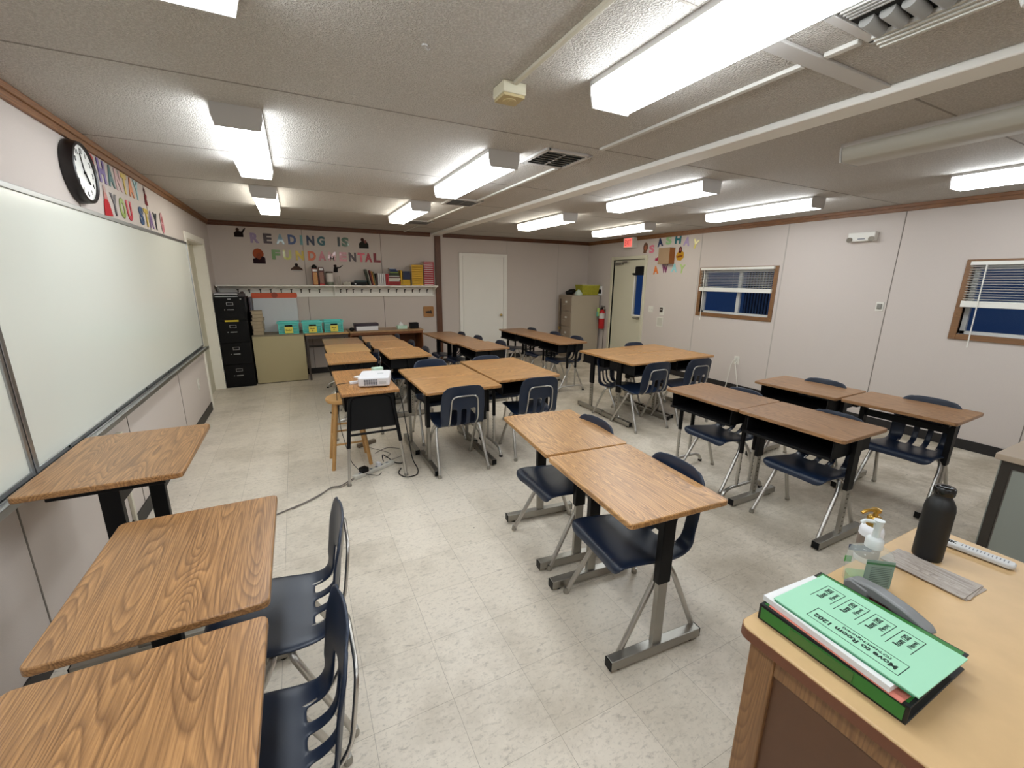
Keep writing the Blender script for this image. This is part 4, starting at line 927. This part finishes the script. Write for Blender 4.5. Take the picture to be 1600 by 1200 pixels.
# teal baskets with yellow labels
M_teal = mat('teal_plastic', (98, 208, 200), .4)
def basket(loc, label, txt):
    t = thing('teal_basket', label, 'basket', loc, 0, 'teal plastic baskets on the counter')
    w, d_, h = .145, .12, .185; tb = .88
    b = MB()
    def ring(z0, z1, th=.006):
        k0 = tb+(1-tb)*z0/h; k1 = tb+(1-tb)*z1/h
        for (ax, ay, bx, by) in ((-1, -1, 1, -1), (1, -1, 1, 1), (1, 1, -1, 1), (-1, 1, -1, -1)):
            q = 1-th/w
            b.add([(ax*w*k0, ay*d_*k0, z0), (bx*w*k0, by*d_*k0, z0), (bx*w*k1, by*d_*k1, z1), (ax*w*k1, ay*d_*k1, z1), (ax*w*k0*q, ay*d_*k0*q, z0), (bx*w*k0*q, by*d_*k0*q, z0), (bx*w*k1*q, by*d_*k1*q, z1), (ax*w*k1*q, ay*d_*k1*q, z1)],
                  [(0, 1, 2, 3), (7, 6, 5, 4), (0, 4, 5, 1), (1, 5, 6, 2), (2, 6, 7, 3), (3, 7, 4, 0)])
    for z in (0, .028, .056, .084, .112): ring(z, z+.017)
    ring(.135, .185, .010)
    for sx in (-1, -.33, .33, 1):
        for sy in (-1, 1): b.box(sx*w*.93-.006, sx*w*.93+.006, sy*d_*.93-.005, sy*d_*.93+.005, 0, .15)
    b.box(-w*tb, w*tb, -d_*tb, d_*tb, 0, .005)
    b.build('basket_body', M_teal, t)
    MB().box(-.155, .155, -.132, -.118, .165, .188).box(-.155, .155, .118, .132, .165, .188).box(-.158, -.142, -.13, .13, .165, .188).box(.142, .158, -.13, .13, .165, .188).build('rim', M_teal, t, .003)
    MB().box(-.05, .055, -.134, -.128, .115, .14).build('handle_opening', M_hole, t)
    c = MB().box(-.055, .06, -.137, -.133, .012, .112).build('label_card', mat('yellow_card', (226, 214, 92), .6), t)
    for i, s in enumerate(txt):
        place_text('lettering', s, .03, (0, -.1375, (.078-.034*i) if len(txt) > 1 else .062), (1, 0, 0), (0, 0, 1), M_hole, c, height=.022, bold=.0008, extrude=.0004)
    return t
basket((.925, 7.60, .758), 'teal basket with yellow card, leftmost, standing on the beige desk', ['Block 1'])
basket((1.265, 7.60, .756), 'teal basket with yellow card, middle one of the three', ['Block', 'B'])
basket((1.585, 7.62, .756), 'teal basket with yellow card, rightmost, nearest the bookcase', ['Block', 'C'])
# flip chart pad
t = thing('flip_chart_pad', 'large white paper pad with an orange top band leaning on the back wall', 'paper pad', (.77, 7.86, .758)); t.rotation_euler = (math.radians(-7), 0, 0)
MB().box(-.31, .31, -.012, .0, 0, .56).build('sheets', mat('pad_white', (206, 210, 214), .8, bump=(8, .6, .01)), t)
MB().prism(rrect(-.325, .325, .54, .625, .03), -.018, .004, 1).build('header_band', mat('orange_band', (212, 84, 40), .5), t)
MB().cyl((0, -.018, .585), (0, -.021, .585), .045, n=20).build('carry_hole', mat('dark_orange', (150, 60, 30), .5), t)
# tan boxes stacked at the left of the pad
for k in range(7):
    w_ = .15+random.uniform(-.006, .006)
    tag(MB().box(-w_/2, w_/2, -.12, .12, 0, .05).box(-w_/2-.001, -w_/2+.012, -.121, .121, .004, .046, 1).build('binder', [mat('tan_binder', (168, 152, 126), .7, var=(7, .08)), M_blk], None, .003, (.51+random.uniform(-.008, .012), 7.62, .758+k*.052), (0, 0, random.uniform(-.06, .06))),
        'tan %s binder in the stack left of the flip chart, %s' % ('box' if k % 2 else 'board', ('bottom one', 'second from the bottom', 'third from the bottom', 'middle one', 'third from the top', 'second from the top', 'topmost one')[k]), 'binder', 'tan binders stacked on the beige desk')
for k, (c_, lb) in enumerate((((72, 56, 66), 'thin maroon folder standing upright beside the black filing cabinet'), ((108, 106, 118), 'thin grey folder standing upright beside the tan binder stack'))):
    tag(MB().box(-.006, .006, -.11, .11, 0, .56).build('upright_folder', mat('folder_%d' % k, c_, .6), None, .001, (.424+k*.017, 7.80, .758), (0, 0, 0)), lb, 'folder')
# on the bookcase
t = thing('laminator', 'white machine with a dark lid on the low bookcase', 'laminator', (2.10, 7.60, .756))
MB().box(-.20, .20, -.10, .10, .075, .12).build('lid', mat('dark_plum', (52, 40, 52), .4), t, .01)
MB().prism([(-.10, .0), (.09, .0), (.11, .03), (.11, .075), (-.10, .075)], -.17, .19, 0).build('body', MT['projector_white'], t, .008)
MB().box(-.19, -.17, -.10, .10, .0, .12).build('side_cap', MT['dark_plum'], t, .004)
tag(MB().lathe([(.02, 0), (.035, .012), (.038, .04), (.02, .062)], n=14).build('tape_dispenser', M_blkpl, None, 0, (1.86, 7.52, .756)), 'small black round object left of the laminator', 'dispenser')
t = thing('tissue_box', 'pale green tissue box with a white tissue on the low bookcase', 'tissue box', (2.71, 7.60, .756))
MB().box(-.085, .085, -.06, .06, 0, .06).build('carton', MT['pale_green'], t, .004)
MB().lathe([(.05, .058), (.04, .085), (.018, .105), (.004, .125)], (-.015, 0, 0), 7).build('tissue', MT['sheet_white'], t)
t = thing('black_box', 'small black box at the right end of the low bookcase', 'box', (2.93, 7.62, .756))
MB().box(-.075, .075, -.06, .06, 0, .085).build('body', M_blkpl, t, .006); MB().box(-.078, .078, -.063, .063, .085, .1).build('lid', M_blkpl, t, .004)

# ------------------------------------------------------------------ shelf with hooks
t = thing('coat_shelf', 'long white wall shelf with a row of dark coat hooks on the back wall', 'shelf', (0, D, 0))
MB().box(.02, 3.43, -.25, 0, 1.485, 1.503).build('shelf_board', M_white, t, .003)
MB().box(.03, 3.42, -.022, 0, 1.31, 1.485).build('hook_rail', M_white, t, .002)
for x in (.04, 1.665, 3.40): MB().prism([(-.24, 1.485), (-.022, 1.485), (-.022, 1.33), (-.06, 1.36), (-.15, 1.44), (-.24, 1.47)], x-.009, x+.009, 0).build('bracket', M_white, t)
M_hook = mat('dark_hook', (66, 60, 56), .4, .6)
for x in (.281, .432, .583, .727, .875, 1.02, 1.163, 1.288, 1.44, 1.77, 1.87, 1.974, 2.12, 2.266, 2.419, 2.57, 2.715, 2.863, 3.004, 3.131, 3.277):
    MB().box(x-.008, x+.008, -.026, -.022, 1.375, 1.425).tube([(x, -.026, 1.41), (x, -.06, 1.405), (x, -.07, 1.43)], .004, n=6).tube([(x, -.026, 1.39), (x, -.045, 1.375), (x, -.05, 1.388)], .0035, n=6).box(x-.016, x+.016, -.074, -.066, 1.425, 1.437).build('hook', M_hook, t)
SZ = 1.504; SY = D-.13
t = thing('snack_canister', 'tall brown and gold canister with black cap on the shelf, leftmost item', 'canister', (1.39, SY, SZ))
MB().box(-.042, .042, -.04, .04, 0, .265).build('carton', mat('dark_red_print', (108, 40, 34), .5), t, .004)
MB().box(-.028, .034, -.0415, -.04, .01, .20).build('printed_panel', mat('gold_print', (192, 140, 84), .5, var=(90, .5)), t)
MB().box(-.03, .034, -.0415, -.04, .215, .25).build('top_label', MT['sheet_white'], t)
MB().lathe([(.04, .265), (.042, .29), (.03, .31), (.012, .325)], n=10).build('cap', M_blkpl, t)
t = thing('snack_box', 'tall dark red printed box beside the gold canister', 'box', (1.487, SY, SZ))
MB().box(-.04, .04, -.04, .04, 0, .285).build('carton', mat('maroon_print', (84, 34, 34), .5), t, .004)
MB().box(-.03, .03, -.0415, -.04, .03, .21).build('printed_panel', mat('mixed_print', (140, 100, 84), .5, var=(70, .6)), t)
MB().box(-.03, .03, -.0415, -.04, .235, .27).build('top_label', MT['sheet_white'], t)
MB().box(-.035, .035, -.042, -.04, .0, .022).build('base_band', mat('bright_red', (186, 50, 48), .5), t)
t = thing('glass_jar', 'clear jar with a white label and dark lid on the shelf', 'jar', (1.61, SY, SZ))
MB().lathe([(.05, 0), (.056, .01), (.056, .19), (.05, .2)], n=24).build('jar_body', mat('green_glass', (118, 124, 108), .15), t)
MB().lathe([(.0575, .05), (.0575, .19)], n=24).build('label', mat('label_offwhite', (206, 198, 192), .6), t)
MB().lathe([(.056, .2), (.056, .215), (.045, .218)], n=24).build('lid', mat('maroon_lid', (74, 40, 40), .5), t)
t = thing('card_holder', 'small bent white card standing on the shelf right of the jar', 'card', (1.755, SY, SZ))
MB().prism([(-.045, 0), (-.035, 0), (-.02, .14), (-.03, .14)], -.03, .03, 1).prism([(.02, 0), (.03, 0), (.01, .15), (.0, .15)], -.03, .03, 1).build('card', mat('aged_card', (178, 170, 156), .7), t)
tag(MB().box(-.06, .06, -.05, .05, 0, .045).ball((-.02, -.03, .045), .02, 6).ball((.03, -.02, .04), .018, 6).build('small_tray', mat('grey_cream', (176, 170, 156), .7), None, .003, (1.87, SY, SZ)), 'small pale tray of bits on the shelf before the black boxes', 'tray')
tag(MB().box(-.115, .115, -.09, .09, 0, .048).box(-.08, -.055, -.092, -.09, .015, .03, 1).build('media_player', [M_blkpl, MT['sheet_white']], None, .004, (2.065, SY, SZ)), 'flat black box lying on the shelf below the teal one', 'electronics box')
tag(MB().box(-.095, .095, -.08, .08, 0, .035).build('media_player', mat('dark_teal', (38, 58, 58), .5), None, .004, (2.095, SY, SZ+.0485)), 'flat dark teal box on top of the black box on the shelf', 'electronics box')
def book(dims, rgb, loc, label, rot=(0, 0, 0), group='books on the coat shelf', pages='y', name='book'):
    w, d_, h = dims; t = thing(name, label, 'book', loc, 0, group); t.rotation_euler = rot
    c = mat('cover_%d_%d_%d' % rgb, rgb, .5); pg = mat('page_edges', (214, 206, 190), .8)
    if pages == 'v':    # upright, spine to the room
        MB().box(-w/2, -w/2+.0025, -d_/2, d_/2, 0, h).box(w/2-.0025, w/2, -d_/2, d_/2, 0, h).box(-w/2, w/2, -d_/2, -d_/2+.003, 0, h).build('cover', c, t)
        MB().box(-w/2+.0025, w/2-.0025, -d_/2+.003, d_/2-.004, .004, h-.004).build('pages', pg, t)
    else:               # lying, spine to the room
        MB().box(-w/2, w/2, -d_/2, d_/2, 0, .003).box(-w/2, w/2, -d_/2, d_/2, h-.003, h).box(-w/2, w/2, -d_/2, -d_/2+.003, 0, h).build('cover', c, t)
        MB().box(-w/2+.003, w/2-.003, -d_/2+.003, d_/2-.003, .003, h-.003).build('pages', pg, t)
    return t
lean = math.radians(-14)
for k, (w_, h_, c_, nm) in enumerate([(.016, .27, (62, 72, 60), 'thin dark green'), (.014, .27, (190, 182, 164), 'thin cream'), (.022, .25, (112, 34, 30), 'dark red'), (.018, .235, (206, 140, 60), 'orange'), (.018, .225, (104, 108, 78), 'olive')]):
    book((w_, .17, h_), c_, (2.235+k*.021+.010*(k > 1), SY, SZ+.004), '%s book leaning left at the head of the shelf books' % nm, (0, lean*(1-k*.12), 0), pages='v')
book((.026, .17, .20), (58, 34, 32), (2.352, SY, SZ), 'dark brown upright book before the white spines', pages='v')
for k in range(4): book((.031, .17, .198), (206, 204, 204), (2.386+k*.033, SY, SZ), 'white upright book with printed spine, %s of four' % ('first', 'second', 'third', 'last')[k], pages='v')
for k in range(2): book((.026, .17, .195), (168, 38, 44), (2.517+k*.028, SY, SZ), 'red upright book right of the white spines, %s one' % ('left', 'right')[k], pages='v')
x0 = 2.655
z = SZ
for h_, c_, nm, dx, w_ in [(.034, (150, 34, 34), 'red, bottom', 0, .2), (.03, (158, 40, 40), 'red, second', .005, .2), (.03, (214, 208, 198), 'white, third', -.01, .19), (.03, (222, 216, 200), 'cream, fourth', 0, .2), (.018, (96, 60, 50), 'brown, fifth', 0, .19), (.02, (206, 200, 190), 'pale, sixth', -.01, .19)]:
    book((w_, .17, h_), c_, (x0+dx, SY, z), '%s book up in the mixed stack next to the yellow books' % nm); z += h_+.0005
for h_, c_, nm, dx, w_ in [(.022, (72, 84, 60), 'olive', .01, .16), (.02, (30, 40, 40), 'black', .0, .16), (.022, (128, 150, 70), 'lime green', .005, .15), (.024, (34, 50, 88), 'navy', .0, .14), (.024, (36, 60, 110), 'blue', -.02, .12), (.018, (204, 204, 206), 'white topmost', -.035, .09)]:
    book((w_, .15, h_), c_, (x0+dx, SY, z), '%s book in the upper part of the tall mixed stack' % nm); z += h_+.0005
book((.028, .17, .26), (208, 164, 34), (2.778, SY+.01, SZ), 'yellow upright book behind the small yellow stack', pages='v')
for k in range(3): book((.135, .17, .034), (214, 168, 30), (2.863, SY, SZ+k*.0345), 'yellow book in the short stack, %s' % ('bottom', 'middle', 'top')[k])
for k in range(5): book((.125, .16, .028), (36, 46, 78), (2.872, SY, SZ+.1045+k*.0285), 'dark blue book stacked on the yellow ones, %s' % ('lowest', 'second', 'third', 'fourth', 'topmost')[k])
for k in range(9): book((.20, .18, .0395), (208, 160, 26), (3.062, SY, SZ+k*.04), 'thick yellow book in the tall yellow stack, %s' % ('bottom', 'second up', 'third up', 'fourth up', 'fifth up', 'sixth up', 'seventh up', 'eighth up', 'topmost')[k], pages='y')
for k in range(11): book((.185, .18, .0375), (170, 36, 48), (3.275, SY, SZ+k*.038), 'red and white book in the stack beside the brown post, %s' % ('bottom', 'second up', 'third up', 'fourth up', 'fifth up', 'middle', 'seventh up', 'eighth up', 'ninth up', 'second from the top', 'topmost')[k], pages='y')
# stripe of page edges on the red books: each spine band is pale
for o in list(bpy.data.objects):
    if o.name.startswith('book') and o.type == 'EMPTY' and 'red and white' in o.get('label', ''):
        MB().box(-.088, .075, -.0912, -.090, .012, .024).build('spine_band', mat('spine_white', (214, 196, 196), .6), o)
# plaque
t = thing('wooden_plaque', 'square wooden wall plaque with dark cut-out figures right of the bookcase', 'plaque', (3.30, D, 1.02))
MB().prism(rrect(-.1, .1, -.1, .1, .025), -.018, 0, 1).build('board', mat('honey_board', (158, 112, 62), .5, var=(9, .12)), t)
MB().prism([(-.06, -.02), (-.02, -.03), (.02, -.03), (.06, -.045), (.06, .0), (.04, .03), (.02, .01), (-.01, .015), (-.04, .005), (-.06, .01)], -.021, -.018, 1).build('figures', mat('dark_figure', (48, 34, 26), .6), t)

# ------------------------------------------------------------------ teacher desk, lower right
TZ = .76
t = thing('teacher_desk', 'wooden teacher desk with pale top and dark side panel at the bottom right', 'desk', (2.54, -.20, 0))
MB().prism(rrect(-.52, .52, -.78, .75, .03), TZ-.032, TZ, 2).build('desktop', [M_birch], t, .004)
MB().prism(rrect(-.5215, .5215, -.7815, .7515, .031), TZ-.033, TZ-.006, 2).build('edge_band', mat('dark_wood_edge', (112, 66, 42), .45), t)
for sx in (-1, 1):
    for y in (-.72, .69): MB().box(sx*.47-.032, sx*.47+.032, y-.032, y+.032, 0, TZ-.034).build('leg', M_maple_edge, t, .004)
    MB().box(min(sx*.49, sx*.475), max(sx*.49, sx*.475), -.69, .66, .12, TZ-.10).build('side_panel', M_dkpanel, t)
    MB().box(min(sx*.496, sx*.46), max(sx*.496, sx*.46), -.69, .66, TZ-.10, TZ-.034).build('rail', M_maple_edge, t, .003)
MB().box(-.44, .44, .68, .70, .12, TZ-.034).build('front_panel', M_dkpanel, t)
# binder
t = thing('ring_binder', 'green ring binder with black edges under the green papers on the teacher desk', 'binder', (2.215, .38, TZ))
M_gb = mat('green_binder', (46, 118, 48), .45); M_gb2 = mat('black_binder_edge', (26, 28, 28), .5)
MB().box(-.14, .14, -.155, .155, 0, .004).box(-.14, .14, -.155, .155, .040, .044).box(-.14, -.136, -.155, .155, 0, .044).build('cover', M_gb2, t, .0015)
MB().box(-.1412, -.1398, -.148, .148, .006, .038).build('spine_panel', M_gb, t)
MB().box(-.130, .135, -.148, .148, .044, .0446).build('front_panel', M_gb, t)
sl = MB().box(-.1424, -.1412, -.06, .075, .009, .035).build('spine_label', mat('clear_sleeve', (62, 112, 52), .15), t)
MB().box(-.13, .12, -.14, .14, .005, .030).build('pages', MT['page_edges'], t)
MB().box(-.10, .135, -.152, .14, .0305, .036).build('dividers', mat('dark_green_card', (30, 60, 42), .6), t)
# papers on it
def sheet(name, x, y, z, w, l, rot, mt, label, th=.002, parent=None):
    o = MB().box(-w/2, w/2, -l/2, l/2, 0, th).build(name, mt, None, 0, (x, y, z), (0, 0, rot)); tag(o, label, 'paper'); return o
z = TZ+.0448
sheet('paper_sheaf', 2.185, .372, z, .216, .279, -.05, mat('salmon_paper', (214, 128, 112), .7), 'salmon pink sheet, lowest of the papers on the green binder', .002); z += .0022
sheet('paper_sheaf', 2.182, .392, z, .20, .279, -.07, MT['sheet_white'], 'thick white sheaf poking out under the mint green sheets', .014); z += .0145
sheet('paper_sheaf', 2.195, .367, z, .208, .285, -.03, mat('dark_mint_paper', (70, 140, 104), .7), 'darker green folded sheet just under the mint green sheet', .003); z += .0035
t = thing('mint_flyer', 'mint green printed sheet with Room 1202 boxes, topmost on the binder', 'paper', (2.197, .365, z), -.03)
Mmint = mat('mint_paper', (160, 214, 182), .7)
MB().box(-.105, .105, -.147, .147, 0, .003).build('sheet', Mmint, t)
ink = mat('black_ink', (22, 44, 34), .7)
zz = .0034
place_text('lettering', 'Move to Room 1202', .02, (-.066, -.012, zz), (0, 1, 0), (-1, 0, 0), ink, t, width=.165, height=.015, bold=.0006, extrude=.0002)
place_text('lettering', "(O'Neill/Nguyen)", .02, (-.048, -.030, zz), (0, 1, 0), (-1, 0, 0), ink, t, width=.095, height=.010, bold=.0003, extrude=.0002)
b = MB()
def ln(b, x0, y0, x1, y1, w=.0007):
    if x0 == x1: b.box(x0-w, x0+w, y0, y1, .003, .0034)
    else: b.box(x0, x1, y0-w, y0+w, .003, .0034)
ln(b, -.084, -.104, -.084, .078); ln(b, -.036, -.104, -.036, .078); ln(b, -.084, -.104, -.036, -.104); ln(b, -.084, .078, -.036, .078)
for k in range(4):
    y = .094-k*.054
    ln(b, .004, y-.021, .072, y-.021); ln(b, -.006, y+.021, .072, y+.021); ln(b, .072, y-.021, .072, y+.021)
b.build('printed_boxes', ink, t)
for k in range(4):
    y = .094-k*.054
    place_text('lettering', 'Room 1202', .02, (.034, y+.007, zz), (1, 0, 0), (0, 1, 0), ink, t, width=.056, height=.0135, bold=.0006, extrude=.0002)
    place_text('lettering', '(Nguyen)', .02, (.040, y-.011, zz), (1, 0, 0), (0, 1, 0), ink, t, width=.036, height=.0105, bold=.0003, extrude=.0002)
# stapler
t = thing('stapler', 'grey and dark red stapler beside the green papers', 'stapler', (2.385, .385, TZ), math.radians(-100))
Mst = mat('stapler_grey', (128, 129, 130), .35); MB().box(-.085, .09, -.018, .018, 0, .012).build('base', M_blk, t, .004)
MB().box(-.08, .085, -.011, .011, .022, .036).build('magazine', mat('dark_red_plastic', (92, 20, 30), .4), t, .002)
b = MB(); poly = [(-.095, .030), (-.10, .046), (-.085, .058), (-.03, .066), (.04, .060), (.085, .048), (.098, .034), (.09, .030), (0, .036)]
b.prism(poly, -.018, .018, 1).build('top_arm', Mst, t, .006)
MB().prism([(-.10, .0), (-.04, .0), (-.04, .05), (-.09, .055), (-.105, .04)], -.021, .021, 1).build('hinge_housing', Mst, t, .006)
# sanitizer
t = thing('hand_sanitizer', 'clear hand sanitizer pump bottle with green gel behind the stapler', 'pump bottle', (2.475, .475, TZ), math.radians(-38))
Mcl = glass('clear_plastic', (.75, .80, .76), .06, .22)
def orect(hx, hy, z, r): return [(x, y, z) for x, y in rrect(-hx, hx, -hy, hy, r, 4)]
def loft(rings, cap=True):
    b = MB(); n = len(rings[0]); vs = [v for r in rings for v in r]; fs = []
    for i in range(len(rings)-1):
        for k in range(n): fs.append((i*n+k, i*n+(k+1) % n, (i+1)*n+(k+1) % n, (i+1)*n+k))
    fs += [tuple(range(n-1, -1, -1)), tuple(range((len(rings)-1)*n, len(rings)*n))]
    return b.add(vs, fs)
loft([orect(.048, .028, .002, .02), orect(.052, .031, .01, .022), orect(.052, .031, .10, .022), orect(.046, .028, .118, .022), orect(.016, .016, .130, .0155)]).build('bottle', Mcl, t)
loft([orect(.047, .026, .006, .018), orect(.048, .027, .032, .018)]).build('gel', glass('green_gel', (.35, .60, .30), .2, .55), t)
MB().box(-.028, .042, -.0335, -.032, .02, .105).build('label', mat('label_greygreen', (128, 152, 142), .5), t)
MB().box(-.028, .042, -.0340, -.0335, .092, .098).build('label_band', mat('label_green', (54, 112, 72), .5), t)
b = MB()
for k in range(11): b.box(-.014, .036, -.0340, -.0335, .026+k*.0056, .0275+k*.0056)
b.build('label_print', mat('label_ink', (76, 96, 92), .6), t)
MB().box(-.04, .02, .032, .0335, .09, .108).build('back_label', mat('label_navy', (44, 56, 96), .5), t)
MB().box(-.044, -.026, .032, .0335, .05, .07).build('back_label', mat('leaf_green', (70, 156, 60), .5), t)
Mcap = mat('frosted_cap', (210, 214, 214), .3)
MB().lathe([(.021, .128), (.021, .152), (.016, .158), (.009, .160), (.008, .19)], n=20).build('pump_collar', Mcap, t)
MB().lathe([(.010, .186), (.011, .205), (.013, .212), (.002, .214)], n=16).tube([(0, 0, .205), (-.035, 0, .208), (-.042, 0, .200)], .0055, n=8).build('pump_head', Mcap, t)
# lotion bottle
t = thing('lotion_bottle', 'white lotion bottle with a gold pump behind the sanitizer', 'pump bottle', (2.615, .535, TZ), math.radians(160))
MB().lathe([(.028, 0), (.031, .005), (.031, .105), (.028, .118), (.015, .126)], n=24).build('bottle', MT['projector_white'], t)
MB().lathe([(.0314, .02), (.0314, .09)], n=24).build('label', mat('label_taupe', (120, 106, 96), .5), t)
Mg = mat('gold_metal', (186, 148, 70), .28, .85)
MB().lathe([(.019, .124), (.019, .150), (.015, .156), (.007, .158), (.006, .172)], n=20).build('pump_collar', Mg, t)
MB().lathe([(.012, .170), (.013, .180), (.002, .183)], n=16).tube([(0, 0, .177), (.035, 0, .178), (.05, 0, .170)], .005, n=8).build('pump_head', Mg, t)
# bottle
t = thing('water_bottle', 'matte black water bottle standing on the teacher desk', 'water bottle', (2.815, .455, TZ))
Mmb = mat('matte_black_steel', (14, 14, 15), .5)
MB().lathe([(.034, 0), (.0365, .004), (.037, .012), (.037, .175), (.034, .192), (.026, .208), (.022, .214), (.022, .226)], n=36).build('body', Mmb, t)
MB().lathe([(.0245, .222), (.026, .226), (.026, .244), (.023, .248), (.012, .249), (.011, .246), (.001, .246)], n=30).build('cap', mat('gloss_black', (12, 12, 12), .2), t)
MB().box(.018, .029, -.012, .012, .226, .240).build('cap_tab', M_blk, t, .002)
# sample cards
for k, (x, y, r) in enumerate(((2.722, .415, -.02), (2.728, .410, .05), (2.732, .407, -.07))):
    tag(MB().prism(rrect(-.058, .058, -.098, .098, .001), 0, .0022, 2).build('wood_grain_card', mat('grey_wood_card', (172, 160, 150), .6, var=(12, .1)) if k else wood('grey_wood_print', (118, 106, 98), (184, 174, 164), axis=1, rough=.6, scale=3), None, 0, (x-.01, y, TZ+.0002+(2-k)*.0024), (0, 0, r)),
        ('grey wood-patterned card strip, topmost of the pile by the water bottle', 'grey wood-patterned card strip in the middle of the pile by the water bottle', 'grey wood-patterned card strip at the bottom of the pile by the water bottle')[k], 'card', 'wood-patterned card strips on the teacher desk')
# whiteboard marker/cutter
t = thing('utility_cutter', 'pale grey slim tool with dark print right of the water bottle', 'tool', (2.965, .385, TZ), math.radians(6))
MB().prism(rrect(-.019, .019, -.085, .085, .014), .004, .020, 2).build('body', mat('pale_grey_plastic', (196, 196, 196), .35), t, .004)
MB().prism(rrect(-.010, .010, -.075, -.03, .006), .0, .006, 2).prism(rrect(-.010, .010, .03, .075, .006), .0, .006, 2).build('underside_pad', M_blkpl, t)
place_text('lettering', 'HK', .02, (.0, .062, .0203), (0, -1, 0), (1, 0, 0), M_hole, t, width=.032, height=.018, bold=.001, extrude=.0003)
b = MB()
for k in range(13): b.box(-.008, .008, .034-k*.0085-.0012, .034-k*.0085+.0012, .0200, .0204)
b.build('print_marks', MT['grille_grey'], t)

# ------------------------------------------------------------------ grey steel desk at the right edge
t = thing('grey_desk', 'grey steel desk with a tan top cut off by the right edge', 'desk', (4.31, .70, 0))
MB().prism(rrect(0, .62, -1.35, 0, .01), .72, .752, 2).build('desktop', mat('tan_laminate', (176, 158, 138), .45, var=(40, .05)), t, .003)
MB().box(.03, .05, -1.28, -.07, .06, .72).build('side_panel', mat('grey_enamel', (142, 146, 138), .45), t)
MB().box(.05, .6, -.03, -.015, .20, .72).build('front_panel', MT['grey_enamel'], t)
for x, y in ((.03, -.045), (.58, -.045), (.03, -1.31), (.58, -1.31)):
    MB().box(x-.008, x+.028, y-.02, y+.02, 0, .72).build('leg', mat('dark_steel', (74, 70, 66), .35, .7), t, .003)
MB().box(.02, .058, -1.30, -.04, .68, .72).build('top_rail', MT['dark_steel'], t)
